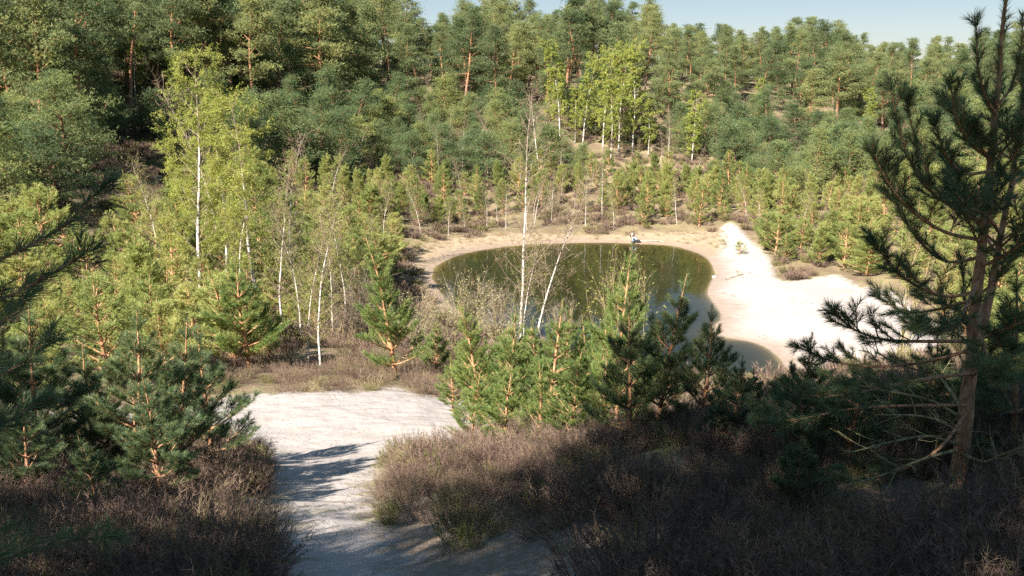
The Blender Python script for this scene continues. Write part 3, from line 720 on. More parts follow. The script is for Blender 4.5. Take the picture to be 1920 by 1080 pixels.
for x, y, z, px, py in pts[:300]:
    s = rng.uniform(.35, 1.0) ** 1.0 * (1.05 if y < 40 else 1.3) * (1.25 if rng.random() < .15 else 1); f_ = rng.uniform(.9, 1.7)
    o = plant(YOUNG[rng.integers(0, 6)], 'young_pine', 'x', 'pine tree', (x, y, z - .05), None, (s * f_, s * f_, s), 'young yellow-green pines round the pond')
    objs.append((o, px, (0 if py > 560 else 1 if py > 470 else 2 if py > 400 else 3)))
label_all(objs, lambda r: ['young pine low on near slope,', 'young pine halfway up slope,', 'young pine above pond level,', 'small pine high on slope,'][r])
NY = len(objs)
REST3 = pts[300:]
print('COUNTS tall', NT, len(REST),  'bushy', NB, 'young', NY, 'of', len(pts))

# named birches
G1 = 'leafy birches'; G2 = 'bare birches'
for i, (k, px, py, top, lab) in enumerate([(0, 378, 574, 115, 'tallest yellow-leaved birch left of the pond, white trunk leaning left'),
                                    (1, 425, 560, 200, 'thinner leafy birch just right of the tallest yellow birch, crooked stem'),
                                    (1, 492, 600, 175, 'leafy birch with a kinked white stem, between tallest birch and bare birches')]):
    put(BIRCH[k], (10, 9)[k], 'birch_tree', lab, 'birch', px, py, top, G1, rz=i * 2.1)
for k, px, py, top, lab in [(0, 1050, 262, 78, 'leafy birch with two pale stems at the forest edge, leftmost of the far birches'),
                            (1, 1078, 270, 165, 'short leafy birch at the foot of the leftmost far birch'),
                            (0, 1130, 280, 88, 'broad yellow-green birch in the middle of the white-stemmed group'),
                            (0, 1160, 284, 80, 'birch with brownish leaf haze and white stem in the white-stemmed group'),
                            (1, 1186, 290, 85, 'tall birch with long bare white stem right of the brownish birch'),
                            (1, 1215, 292, 190, 'half-height slim white birch at the right of the white-stemmed group'),
                            (2, 1297, 305, 172, 'bright yellow birch standing alone right of the birch group'),
                            (0, 255, 190, 38, 'yellow leafy birch among the tall pines at upper left'),
                            (1, 200, 200, 110, 'smaller leafy birch left of the yellow upper-left birch'),
                            (2, 1425, 240, 148, 'small yellow birch crown poking out of the pines right of centre'),
                            (2, 1630, 262, 165, 'small yellow birch among pines left of the dark near pine'),
                            (1, 330, 250, 110, 'bare-topped birch behind the tallest yellow birch'),
                            (0, 1092, 276, 100, 'leafy birch between the leftmost far birch and the broad one'), (1, 1145, 300, 150, 'low leafy birch before the broad far birch'), (2, 700, 300, 230, 'small yellowish birch on the slope left of the pinkish shrub')]:
    put(BIRCHF[k], (10, 8.5, 6)[k], 'birch_tree', lab, 'birch', px, py, top, 'leafy birches on the far slope', fat=1.08)
for k, px, py, top, lab in [(1, 602, 694, 360, 'slim white birch with bare twigs, right of the pair by the sand'),
                            (1, 580, 686, 420, 'thinner white birch with bare twigs, left of the pair by the sand'),
                            (0, 975, 640, 178, 'tall bare white birch standing before the pond'),
                            (1, 983, 650, 440, 'low second stem birch hugging the tall bare white birch'),
                            (2, 1008, 622, 300, 'bare white birch leaning right before the pond'),
                            (1, 648, 600, 372, 'bare birch with brown haze of twigs right of the white pair'),
                            (2, 862, 395, 290, 'small bare birch with forked stems on the far left bank'),
                            (2, 1012, 330, 160, 'thin bare birch rising above the far bank bushes'),
                            (2, 410, 470, 150, 'bare crooked birch beside the leafy ones'),
                            (1, 565, 640, 380, 'faint bare birch just behind the white pair')]:
    put(BARE[k], (11, 7, 9)[k], 'birch_tree', lab, 'birch', px, py, top, G2, tilt=((0, .10) if px == 1008 else (0, 0)), rz=(0 if px == 1008 else None))

pts = scat_pts(3000, (-50, 70), (38, 118), lambda x, y, z, px, py: ((py > edge(px) + 25) & (py < edge2(px) + 110) & (px > 380) & (px < 1560)), 1.6)
objs = []
for x, y, z, px, py in pts[:62]:
    k = rng.integers(0, 3); s = rng.uniform(.35, .62); o = plant(BARE[k], 'birch_tree', 'x', 'birch', (x, y, z), None, s, 'slender bare birches scattered on the slopes'); objs.append((o, px, 0 if py < edge2(px) + 25 else 1))
label_all(objs, lambda r: ['slender bare birch high on slope,', 'slender bare birch low on slope,'][r])
objs = []
for x, y, z, px, py in pts[62:150]:
    k = (0, 2, 0, 1)[rng.integers(0, 4)]; s = rng.uniform(.6, 1.3); o = plant(SHRUB[k], 'bare_shrub', 'x', 'shrub', (x, y, z), None, (s * 1.3, s * 1.3, s), 'bare grey and brown shrubs on the slopes'); objs.append((o, px, 0 if py < edge2(px) + 25 else 1))
label_all(objs, lambda r: ['bare twiggy shrub high on slope,', 'bare twiggy shrub low on slope,'][r])
objs = []
for x, y, z, px, py in pts[150:185]:
    k = rng.integers(0, 3); s = rng.uniform(.35, .75); o = plant(BIRCHF[k], 'birch_tree', 'x', 'birch', (x, y, z), None, s, 'small leafy birches on the slopes'); objs.append((o, px, 0 if py < edge2(px) + 25 else 1))
label_all(objs, lambda r: ['small leafy birch high on slope,', 'small leafy birch low on slope,'][r])
print('slope extras', len(pts))
# near-left stand of twiggy birches around the sand
for k, px, py, top, lab in [(1, 455, 600, 330, 'twiggy brown birch left of the kinked birch'), (1, 530, 620, 300, 'twiggy birch filling the gap between leafy and white birches'), (2, 555, 560, 250, 'tall faint birch behind the white pair'),
                            (1, 625, 640, 390, 'brown-twigged birch right behind the white pair'), (1, 690, 560, 400, 'small twiggy birch left of the green pine'), (1, 300, 520, 300, 'twiggy birch left of the tallest yellow birch'),
                            (1, 720, 500, 340, 'faint birch on the bank above the green pine'), (2, 930, 330, 200, 'pale faint birch above the pond at the far bank')]:
    put(BARE[k], (11, 7, 9)[k], 'birch_tree', lab, 'birch', px, py, top, G2)

# mid-distance pines in sun behind and beside the sand
k = 0
for px, py, top, fat, lab in [(742, 706, 440, 1.1, 'full green pine with orange stem between the bare birches and the pond'),
                         (468, 690, 470, 1.2, 'dark green pine right of the tallest birch foot, orange stem showing'),
                         (505, 672, 560, 1.3, 'low wide pine filling the space left of the white birch pair'),
                         (905, 800, 555, 1., 'sunlit young pine at the right edge of the sand'),
                         (958, 815, 575, 1., 'sunlit young pine behind the brown heather mound'),
                         (1025, 812, 560, 1.1, 'sunlit young pine with tall pale leader in the central clump'),
                         (1075, 800, 610, 1.1, 'bushy young pine in the middle of the central clump'),
                         (1130, 770, 560, 1., 'young pine whose leader stands against the dark water'),
                         (985, 745, 590, 1.2, 'young pine in the back row of the central clump'),
                         (880, 735, 620, 1.2, 'low bright pine behind the right edge of the sand'),
                         (1155, 800, 455, .8, 'tall narrow pine leader rising over the pond'),
                         (1100, 735, 590, 1.2, 'rounded pine behind the central clump near the water'),
                         (1230, 760, 640, 1.2, 'half-shaded pine at the near shore right of the clump'),
                         (820, 700, 600, 1.2, 'small bright pine right of the full green pine'),
                         (850, 775, 660, 1.4, 'low spreading pine overhanging the right rim of the sand'), (930, 770, 600, 1.4, 'wide sunlit pine behind the sand rim'), (1010, 770, 600, 1.4, 'wide pale pine in the heart of the central clump'),
                         (1060, 745, 570, 1.3, 'pale pine below the leaning pond birch'), (1170, 745, 600, 1.4, 'wide pine at the right of the central clump'), (1000, 700, 610, 1.3, 'far small pine of the central clump near the pond'), (1120, 700, 600, 1.3, 'far small pine close to the water'),
                         (885, 838, 700, 1.3, 'front pine of the clump overhanging the heather beside the sand'), (945, 850, 660, 1.2, 'front pine second from the sand edge'), (1010, 852, 670, 1.2, 'front pine in the middle of the clump edge'),
                         (1070, 850, 650, 1.2, 'front pine before the bushy middle one'), (1135, 835, 640, 1.2, 'front pine at the dark end of the clump')]:
    put(MIDP[k % 3], (3.0, 2.4, 3.4)[k % 3], 'young_pine', lab, 'pine tree', px, py, top, 'sunlit young pines before the pond', fat=fat); k += 1
# near dark pines
k = 0
for px, py, top, fat, lab in [(243, 915, 575, 1.2, 'dark young pine with tall leader left of the sand path'),
                         (345, 900, 600, 1.3, 'dark bushy pine nearest the sand path on the left'),
                         (400, 870, 605, 1.1, 'dark pine with twin upright leaders at the edge of the white sand'),
                         (305, 950, 690, 1.1, 'low dark pine in front of the left pine clump'),
                         (185, 900, 640, 1.1, 'shaded pine at the left of the left pine clump'),
                         (75, 900, 560, 1.2, 'dark pine with straight leader near the left edge'),
                         (20, 860, 620, 1.3, 'dark pine cut by the left edge of the view'),
                         (1228, 822, 505, 1., 'black-looking young pine standing against the pond with spreading top'),
                         (1180, 835, 545, .9, 'slim dark pine left of the black-looking one'),
                         (1310, 815, 570, 1., 'small dark pine against the beach end of the pond'),
                         (1372, 830, 655, 1.1, 'low dark pine before the blue reflection'),
                         (1440, 850, 700, 1.2, 'low dark pine before the near beach'),
                         (1500, 880, 620, 1.2, 'dark spreading pine left of the big near pine'),
                         (1590, 870, 640, 1.3, 'dark pine tucked against the big near pine'),
                         (1900, 860, 500, 1.2, 'shaded pine at the right edge behind the big pine'),
                         (1720, 850, 600, 1.2, 'shaded pine directly behind the big pine trunk'),
                         (1410, 800, 690, 1.5, 'low wide dark pine under the brown shallows'), (1340, 840, 740, 1.5, 'squat dark pine at the top of the heather mound'), (1250, 800, 690, 1.3, 'dark pine low at the foot of the spreading one'),
                         (1560, 800, 690, 1.5, 'squat shaded pine before the beach'), (1650, 830, 700, 1.4, 'squat shaded pine left of the big trunk'), (1480, 960, 800, 1.3, 'low pine bough bush over the dark bank'), (1830, 830, 640, 1.3, 'shaded pine right of the big trunk'),
                         (130, 840, 700, 1.3, 'squat pine before the hidden strip of sand'), (60, 960, 740, 1.3, 'dark pine bush at the lower left'), (190, 985, 800, 1.3, 'low dark pine bush below the left pine clump')]:
    put(NEARP[k % 3], (2.0, 2.1, 1.7)[k % 3], 'young_pine', lab, 'pine tree', px, py, top, 'shaded young pines near the viewpoint', fat=fat); k += 1

# shrubs
for k, px, py, top, lab in [(1, 880, 640, 520, 'willow shrub with pale catkins left of the pair of pond birches'), (0, 930, 640, 530, 'grey leafless shrub under the pond birches'),
                            (1, 830, 650, 545, 'catkin-flecked willow beside the full green pine'), (0, 1060, 650, 560, 'grey leafless shrub right of the pond birches'),
                            (3, 1150, 700, 480, 'thin shrub with fresh yellow leaves before the water'), (3, 1195, 700, 500, 'second thin leafy shrub before the water'),
                            (0, 655, 640, 520, 'tangled leafless shrub behind the white birch pair'), (0, 690, 620, 500, 'grey tangled shrub right of the white birch pair'),
                            (0, 815, 270, 222, 'leafless pinkish shrub at the foot of the far forest'), (2, 1165, 395, 345, 'grey leafless shrub above the person'),
                            (0, 440, 610, 520, 'leafless shrub at the foot of the kinked birch'), (2, 640, 690, 600, 'brown shrub at the foot of the white birch pair'),
                            (1, 960, 700, 590, 'straw-coloured shrub in front of the tall pond birch'), (1, 780, 660, 560, 'pale catkin shrub between the green pine and the pond'),
                            (2, 700, 395, 330, 'leafless shrub on the slope left of the pond'), (0, 1040, 400, 340, 'grey leafless shrub on the far bank behind the birch pair')]:
    put(SHRUB[k], (1.8, 2.4, 1.5, 2.6)[k], 'bare_shrub' if k != 3 else 'leafy_shrub', lab, 'shrub', px, py, top, 'shrubs round the pond')

# heather and grass cover
HE = [gen_heather('heather_clump_%d' % i, r, h, st, 32, m, wid=.0034, tlen=.05) for i, (r, h, st, m) in enumerate([(.36, .34, 90, 'heather'), (.3, .42, 80, 'heather'), (.28, .26, 80, 'heather_green'), (.38, .30, 90, 'heather'), (.3, .34, 80, 'heather')])]
GR = [gen_grass('grass_tuft_%d' % i, 70, .28, 'dry_grass') for i in range(3)]
GG = [gen_grass('green_tuft_%d' % i, 70, .3, 'green_grass', .006, .09) for i in range(2)]
HF = [gen_heather('far_heather_%d' % i, .5, .45, 50, 8, m, wid=.02, tlen=.16) for i, m in enumerate(['heather', 'heather', 'heather_green'])]
def pick(n, xr, yr, test):
    xs = rng.uniform(*xr, n); ys = rng.uniform(*yr, n); zs = ground(xs, ys); px, py = proj(xs, ys, zs)
    ok = test(xs, ys, px, py) & (sdist(xs, ys, POND) > .8); return xs[ok], ys[ok]
def sA(x, y): return sdist(x, y, SANDA)
x, y = pick(5200, (-9, 9), (2.2, 15.5), lambda x, y, px, py: (sA(x, y) > .15) & ~((sdist(x, y, THIN) < .1) & (rng.random(len(x)) < .74)) & (px > -150) & (px < 2080) & (vnoise(x * .8, y * .8, 21) > -.36))
scatter('heather', 'brown leafless heather covering the shaded near slope', 'heather', HE, x, y, .62 + .75 * np.clip(vnoise(x * 1.1, y * 1.1, 40) + .35, 0, 1) , rough=.35, tilt=.2)
x, y = pick(420, (-9, 9), (2.2, 15.5), lambda x, y, px, py: (sA(x, y) > .1) & (px > -150) & (px < 2080))
scatter('dry_grass', 'straw grass and dead stalks standing among the near heather', 'grass', [gen_grass('near_grass_%d' % i, 60, .26, m_, .0035, .07) for i, m_ in enumerate(['dry_grass', 'dry_grass', 'green_grass'])], x, y, .8, tilt=.2)
x, y = pick(3400, (-25, 25), (13, 32), lambda x, y, px, py: (sA(x, y) > .15) & (py > 560) & (px > -150) & (px < 2080) & (vnoise(x * .5, y * .5, 22) > -.2))
scatter('heather', 'reddish brown heather between the sand and the pond', 'heather', HE, x, y, 1.0)
x, y = pick(15000, (-80, 100), (28, 125), lambda x, y, px, py: (px > -80) & (px < 2000) & (sdist(x, y, BEACH) > .3) & (sdist(x, y, SHORE) > -.5) & (vnoise(x * .2, y * .2, 23) > -.22))
scatter('heather', 'brown heather and undergrowth on the slopes round the pond', 'heather', HF, x, y, 1.15)
x, y = pick(2500, (-60, 70), (15, 100), lambda x, y, px, py: (px > -80) & (px < 2000) & (sdist(x, y, BEACH) > .2) & (sA(x, y) > .1))
scatter('dry_grass', 'pale dry grass tufts among the heather', 'grass', GR, x, y, 1.3)
x, y = pick(3000, (-20, 30), (60, 95), lambda x, y, px, py: (sdist(x, y, SHORE) < .6) & (sdist(x, y, SHORE) > -1.6) & (sdist(x, y, POND) > 2.0))
scatter('dry_grass', 'straw-coloured grass fringe along the far shore', 'grass', GR, x, y, .9)

def joined(parts):
    """trunk and crown of one tree as one mesh, for the mass of trees behind those built singly"""
    V = []; F = []; T = []; MI = []; mats = []; n = 0
    for _, me in parts:
        v = np.zeros(len(me.vertices) * 3, np.float32); me.vertices.foreach_get('co', v); v = v.reshape(-1, 3)
        k = len(me.loops) // len(me.polygons); f = np.zeros(len(me.loops), np.int32); me.loops.foreach_get('vertex_index', f); f = f.reshape(-1, k)
        if k == 4: f = np.concatenate([f[:, :3], f[:, [0, 2, 3]]])
        tt = np.full(len(v), .5, np.float32)
        if 'tint' in me.attributes: me.attributes['tint'].data.foreach_get('value', tt)
        V.append(v); F.append(f + n); T.append(tt); MI.append(np.full(len(f), len(mats))); mats.append(me.materials[0]); n += len(v)
    return mesh_np(parts[0][1].name + '_joined', np.concatenate(V), np.concatenate(F), mats, np.concatenate(T), np.concatenate(MI))
def mass(name, label, rest, protos, sc):
    if len(rest): scatter(name, label, 'trees', [joined(p) for p in protos], np.array([q[0] for q in rest]), np.array([q[1] for q in rest]), sc, tilt=.02)
mass('forest', 'mass of pines deep in the forest behind the front rows', REST, TALL[:3], np.array([min(.95, cap_scale(q[0], q[1], q[2], q[3], 14.5)) for q in REST]))
x, y = pick(1500, (-120, 130), (60, 190), lambda x, y, px, py: (py < edge(px) - 8) & (px > -200) & (px < 2100))
scatter('undergrowth', 'dark bushy undergrowth beneath the tall pines', 'undergrowth', [joined(BUSHY[i]) for i in (0, 2)], x, y, .48, tilt=.05, rough=.45)
mass('thicket', 'mass of small bushy pines on the far slope', REST2, BUSHY[:2], .8)
mass('saplings', 'mass of small yellow-green pines on the far bank', REST3, YOUNG[:3], 1.0)

# ------------------------------------------------------------ the two pines nearest the viewpoint, branch by branch
def hero_branch(root, rootloc, pts, r0, start=.25, dens=800, nl=.068, nw=.0022, side=.25, nside=8, mat='needle_near', bare=False, bark='bark_young', lv=2):
    """a limb along pts; its bark is the part, its needles the sub-part"""
    pts = np.array(pts, float); t = np.linspace(0, 1, len(pts)); tt = np.linspace(0, 1, 14)
    q = np.stack([np.interp(tt, t, pts[:, i]) for i in range(3)], 1)
    for _ in range(2): q[1:-1] = (q[:-2] + 2 * q[1:-1] + q[2:]) / 4
    q = q - rootloc
    W = Wood(); W.path(q, np.linspace(r0, .0032, 14), 6)
    s0 = []; s1 = []; L = np.linalg.norm(np.diff(q, axis=0), axis=1).sum()
    for i in range(13):
        if tt[i] >= start: s0.append(q[i]); s1.append(q[i + 1])
    for k in range(nside):
        u = start * .7 + (1 - start * .7) * (k + rng.random()) / nside; f = min(u * 13, 12.99); i = int(f); p = q[i] + (q[i + 1] - q[i]) * (f - i)
        d = unit(q[i + 1] - q[i]); lat = unit(np.cross(d, rng.normal(size=3) * .5 + (0, 0, 1.))) * (1 if k % 2 else -1)
        l = side * (1.1 - .6 * u) * rng.uniform(.6, 1.2); ds = unit(d * .85 + lat * .7 + (0, 0, .35))
        c = curve_pts(p, ds, l, 4, (0, 0, .25), .06)
        W.path(c, np.linspace(.0045, .0022, 5), 4)
        if bare:
            for g in range(3):
                j = rng.integers(1, 4); W.path(curve_pts(c[j], unit(ds + rng.normal(size=3) * .6), l * .5, 3, wob=.15), np.linspace(.0028, .001, 4), 3)
            continue
        for j in range(4):
            if j > 0 or l < .15: s0.append(c[j]); s1.append(c[j + 1])
        if lv > 1 and l > .1:
            for g in range(3):
                j = 1 + g; d2 = unit(ds + unit(np.cross(ds, (0, 0, 1.))) * (1 if g % 2 else -1) * .8 + (0, 0, .3)); l2 = l * rng.uniform(.3, .5)
                W.path([c[j], c[j] + d2 * l2], [.0026, .0015], 3); s0.append(c[j] + d2 * l2 * .2); s1.append(c[j] + d2 * l2)
    e = q[-1]; d = unit(q[-1] - q[-2])
    if not bare:
        for g in range(4):
            ds = unit(d + rng.normal(size=3) * .4); s0.append(e); s1.append(e + ds * .07)
    b = part('branch', W.mesh('branch', M[bark]), root)
    if not bare:
        F = Fol(); F.needles(s0, s1, dens, nl, nw, (30, 58)); part('needles', F.mesh('branch_needles', M[mat]), b)
    return b
def px_path(l): return [P(a, b, d) for a, b, d in l]

# big pine at the right
bx = hit(1795, 905); D0 = bx[1]; print('hero base', bx)
rootR = thing('pine_tree', 'big dark pine at the right with forked orange-brown trunk and bare lower branches', 'pine tree', bx)
stem1 = np.array(px_path([(1790, 935, D0), (1800, 860, D0), (1815, 760, D0 + .02), (1820, 690, D0 + .03), (1832, 560, D0 + .05), (1843, 455, D0 + .08), (1856, 350, D0 + .1), (1866, 220, D0 + .12), (1876, 110, D0 + .13), (1888, -25, D0 + .15)]))
stem2 = np.array(px_path([(1821, 665, D0 + .03), (1850, 585, D0 + .15), (1864, 520, D0 + .25), (1876, 440, D0 + .3), (1897, 345, D0 + .35), (1912, 240, D0 + .4), (1922, 120, D0 + .4)]))
def stemobj(st, r0, r1, n=24):
    t = np.linspace(0, 1, len(st)); tt = np.linspace(0, 1, n); q = np.stack([np.interp(tt, t, st[:, i]) for i in range(3)], 1)
    for _ in range(2): q[1:-1] = (q[:-2] + 2 * q[1:-1] + q[2:]) / 4
    q = q - bx + np.concatenate([np.zeros((1, 3)), rng.normal(size=(n - 1, 3)) * .004]); W = Wood(); W.path(q, np.linspace(r0, r1, n) * (1 + rng.normal(size=n) * .05), 12); return W
W = stemobj(stem1, .056, .008); part('trunk', W.mesh('trunk_main', M['bark_young']), rootR)
W = stemobj(stem2, .034, .007, 16); part('trunk', W.mesh('trunk_fork', M['bark_young']), rootR)
hero_branch(rootR, bx, stem1[-4:], .012, 0, 800, .066, .003, .11, 16)
hero_branch(rootR, bx, stem2[-3:], .010, 0, 800, .066, .003, .12, 12)
RB = [  # (path px, py, depth offset), radius, needles from, side length, side count
    ([(1856, 400, .1), (1790, 395, -.1), (1725, 345, -.2), (1690, 265, -.25), (1671, 170, -.25)], .013, .3, .22, 14),
    ([(1850, 420, .1), (1775, 390, .1), (1735, 320, .1), (1712, 250, .1), (1700, 190, .1)], .012, .3, .2, 12),
    ([(1846, 450, .1), (1770, 440, -.3), (1700, 390, -.4), (1662, 340, -.45), (1640, 292, -.45)], .013, .3, .24, 13),
    ([(1843, 480, .1), (1770, 500, .2), (1710, 440, .3), (1680, 380, .3), (1660, 320, .3)], .012, .3, .22, 12),
    ([(1868, 215, .1), (1845, 180, -.05), (1832, 120, -.1), (1830, 50, -.1)], .009, .2, .13, 8),
    ([(1868, 200, .1), (1895, 170, .2), (1912, 110, .2), (1918, 50, .2)], .009, .2, .13, 8),
    ([(1860, 300, .1), (1815, 270, .0), (1790, 215, -.1), (1782, 160, -.1)], .011, .25, .18, 10),
    ([(1860, 320, .1), (1805, 330, -.4), (1770, 290, -.6), (1755, 235, -.6)], .011, .25, .18, 10),
    ([(1858, 330, .1), (1900, 300, -.2), (1925, 240, -.3), (1935, 180, -.3)], .011, .25, .2, 10),
    ([(1835, 545, .1), (1780, 560, -.3), (1720, 540, -.5), (1670, 500, -.6), (1640, 455, -.6)], .013, .35, .26, 14),
    ([(1835, 560, .1), (1760, 580, .4), (1700, 590, .6), (1650, 560, .7)], .012, .3, .26, 12),
    ([(1825, 640, .05), (1740, 640, -.4), (1660, 640, -.5), (1600, 620, -.6), (1568, 590, -.6)], .013, .4, .25, 14),
    ([(1822, 655, .05), (1740, 680, .2), (1640, 690, .4), (1560, 680, .5), (1500, 652, .5)], .013, .4, .25, 14),
    ([(1818, 700, 0), (1730, 710, -.7), (1640, 730, -1.), (1560, 745, -1.1), (1480, 740, -1.2)], .013, .45, .24, 12),
    ([(1812, 760, 0), (1700, 760, -.3), (1590, 765, -.3), (1490, 790, -.2), (1430, 790, -.1)], .012, .55, .22, 12),
    ([(1840, 500, .1), (1880, 480, -.4), (1930, 450, -.6), (1980, 400, -.7)], .013, .2, .26, 12),
    ([(1826, 640, .05), (1880, 620, -.5), (1930, 600, -.8), (1990, 570, -.9)], .013, .2, .26, 12),
    ([(1822, 680, .05), (1880, 690, .3), (1930, 670, .4), (1980, 640, .5)], .012, .2, .26, 12),
    ([(1870, 480, .3), (1840, 430, .8), (1810, 380, 1.1), (1790, 330, 1.2)], .012, .2, .24, 12),
    ([(1876, 440, .3), (1850, 400, -.5), (1815, 390, -.9), (1790, 360, -1.)], .012, .25, .24, 12),
    ([(1895, 350, .3), (1920, 330, .7), (1950, 290, .8)], .01, .1, .2, 10),
    ([(1838, 520, .1), (1800, 600, -.8), (1760, 630, -1.1), (1720, 610, -1.3)], .012, .3, .24, 12),
    ([(1832, 580, .1), (1850, 680, -.9), (1860, 720, -1.2), (1875, 700, -1.4)], .012, .3, .24, 12),
    ([(1815, 770, 0), (1760, 850, -.5), (1650, 900, -.6), (1560, 900, -.6)], .011, .65, .16, 8),
]
for path, r0, st, sl, ns in RB:
    hero_branch(rootR, bx, px_path([(a, b, D0 + c) for a, b, c in path]), r0, st, 800, .066, .0027, sl, ns)
for k in range(18):
    a = rng.random() * 6.28; st = stem1 if k % 3 else stem2; u = rng.uniform(.3, .9); f = u * (len(st) - 1); i = int(f); p = st[i] + (st[i + 1] - st[i]) * (f - i)
    L_ = rng.uniform(.45, .95) * (1.15 - u * .6); el = rng.uniform(.1, .7)
    hero_branch(rootR, bx, curve_pts(p, (math.cos(a) * math.cos(el), math.sin(a) * math.cos(el), math.sin(el)), L_, 5, (0, 0, .7), .05), .009, .3, 700, .064, .0027, .2, 9)
for path in ([(1800, 782, 0), (1745, 748, -.2), (1690, 738, -.3), (1600, 722, -.4), (1540, 700, -.4)], [(1795, 812, 0), (1770, 790, -.3), (1720, 778, -.5), (1640, 778, -.6)],
             [(1792, 832, 0), (1740, 815, -.3), (1670, 828, -.5), (1590, 850, -.6)], [(1790, 845, 0), (1730, 860, -.6), (1660, 890, -.7), (1590, 910, -.8)],
             [(1800, 760, 0), (1760, 700, .5), (1700, 690, .6), (1640, 660, .7)], [(1800, 850, 0), (1850, 870, -.5), (1880, 850, -.9), (1990, 820, -1.)]):
    b = hero_branch(rootR, bx, px_path([(a, q, D0 + c) for a, q, c in path]), .012, .3, side=.28, nside=9, bare=True, bark='branch_bare')
    b['label'] = 'bare lichen-yellow lower branch'

# pine just left of the viewpoint, only its branch ends in view
bl = np.array([-2.15, 1.9, 0]); bl[2] = ground(bl[0], bl[1])[0]
rootL = thing('pine_tree', 'nearest pine reaching in from the left edge with long-needled branch tips', 'pine tree', bl)
tr = np.array([bl - (0, 0, .05), bl + (.03, .02, 1), bl + (0, .05, 1.9), bl + (.04, .04, 2.6)])
W = Wood(); W.path(curve_pts((0, 0, -.05), (.02, .02, 1), 2.7, 10, wob=.02), np.linspace(.06, .01, 11), 10); part('trunk', W.mesh('trunk_left', M['bark_young']), rootL)
for path, r0, ns, sl in (
    ([(-520, 600, 1.95), (-150, 545, 2.2), (0, 487, 2.35), (80, 452, 2.42), (140, 408, 2.45), (176, 368, 2.46)], .0055, 5, .06),
    ([(-520, 650, 1.95), (-150, 620, 2.3), (0, 562, 2.5), (60, 536, 2.55), (110, 505, 2.6), (150, 482, 2.6)], .0055, 6, .08),
    ([(-520, 690, 1.95), (-200, 680, 2.4), (-60, 640, 2.7), (10, 600, 2.8), (45, 560, 2.85)], .009, 9, .14),
    ([(-520, 760, 1.95), (-200, 760, 2.5), (-60, 730, 2.9), (30, 690, 3.1), (85, 650, 3.2)], .009, 10, .16),
    ([(-520, 900, 1.9), (-200, 900, 2.5), (-80, 850, 2.9), (0, 800, 3.1), (60, 760, 3.2)], .009, 10, .16),
    ([(-520, 1080, 1.9), (-150, 1090, 2.2), (0, 1048, 2.5), (100, 1015, 2.7), (190, 1005, 2.8)], .008, 9, .14)):
    hero_branch(rootL, bl, px_path(path), r0, .35, 560, .072, .0031, sl, ns)

AIRY = [gen_tall_pine('airy_pine_%d' % i, 14, cb, nl, 3.2, 10, .2, .06, 'needle_far', subs=2.4, pad=(.4, .4, .18)) for i, (cb, nl) in enumerate([(.3, 24), (.25, 27), (.35, 22)])]
# tall pines behind the viewpoint that throw the shade of the foreground
SH = [(.6 * m_ - .8 * n_, .8 * m_ + .6 * n_, s_) for m_, n_, s_ in
      [(3.0, 1.7, 17), (8.0, 1.9, 22), (4.5, -.8, 18), (9.5, -.8, 23), (5, -3.8, 18), (11, -3.6, 25), (13, .6, 27), (6.2, 3.2, 20), (7.5, 3.9, 22), (3.4, 3.9, 17), (2.0, 8.8, 15), (-.6, 6.6, 14), (1.0, 4.6, 15), (-1.2, 10.2, 14), (-2.4, 8.6, 13)]]
for i, (tx, ty, s_) in enumerate(SH):
    tz = ground(tx, ty)[0]; q = np.array([tx, ty, tz]) + TOSUN * s_; gz = ground(q[0], q[1])[0]
    H = (q[2] - gz) / .7; k = (0, 1, 5)[i % 3]
    plant(AIRY[i % 3], 'pine_tree', 'tall pine behind the viewpoint, ' + ordinal(i) + ' nearest of the shading pines', 'pine tree', (q[0], q[1], gz - .1), None, H / 14, 'tall pines behind the viewpoint')
for i, (x_, y_, h_) in enumerate([(-5.6, 3.6, 3), (-7.6, 4.8, 4), (-4.9, 1.4, 3.4), (-9.5, 7.5, 4.5)]):
    plant(BUSHY[i % 3], 'bushy_pine', 'bushy pine just outside the left edge, ' + ordinal(i) + ' from the viewpoint', 'pine tree', (x_, y_, ground(x_, y_)[0] - .1), None, h_ / (6, 7, 5)[i % 3], 'bushy pines left of the viewpoint')

# ------------------------------------------------------------ the person crouching at the far waterline
def skin_mesh(name, verts, edges, radii, mat, sub=2, root=0):
    me = bpy.data.meshes.new(name); me.from_pydata([tuple(v) for v in verts], edges, []); me.update()
    o = bpy.data.objects.new(name, me); COL.objects.link(o)
    md = o.modifiers.new('skin', 'SKIN'); md.use_smooth_shade = True
    for i, r in enumerate(radii):
        me.skin_vertices[0].data[i].radius = (r, r) if isinstance(r, float) else r
    me.skin_vertices[0].data[root].use_root = True
    sb = o.modifiers.new('sub', 'SUBSURF'); sb.levels = sub; sb.render_levels = sub
    dg = bpy.context.evaluated_depsgraph_get(); m2 = bpy.data.meshes.new_from_object(o.evaluated_get(dg)); m2.name = name
    bpy.data.objects.remove(o); m2.materials.clear(); m2.materials.append(mat); return m2
SKIN = simple('skin', (.36, .22, .165), (.42, .26, .2), 20, .55, .3, .05, .002)
SHIRT = simple('greyish_pink_shirt', (.22, .16, .14), (.30, .22, .20), 25, .9, .1, .3, .004)
JEANS = simple('pale_jeans', (.16, .20, .25), (.26, .31, .36), 30, .9, .1, .3, .004)
HAIR = simple('dark_hair', (.018, .012, .01), (.04, .025, .02), 60, .6, .3, .5, .004)
BOOT = simple('black_rubber', (.015, .015, .018), (.03, .03, .034), 15, .4, .4, .1, .002)
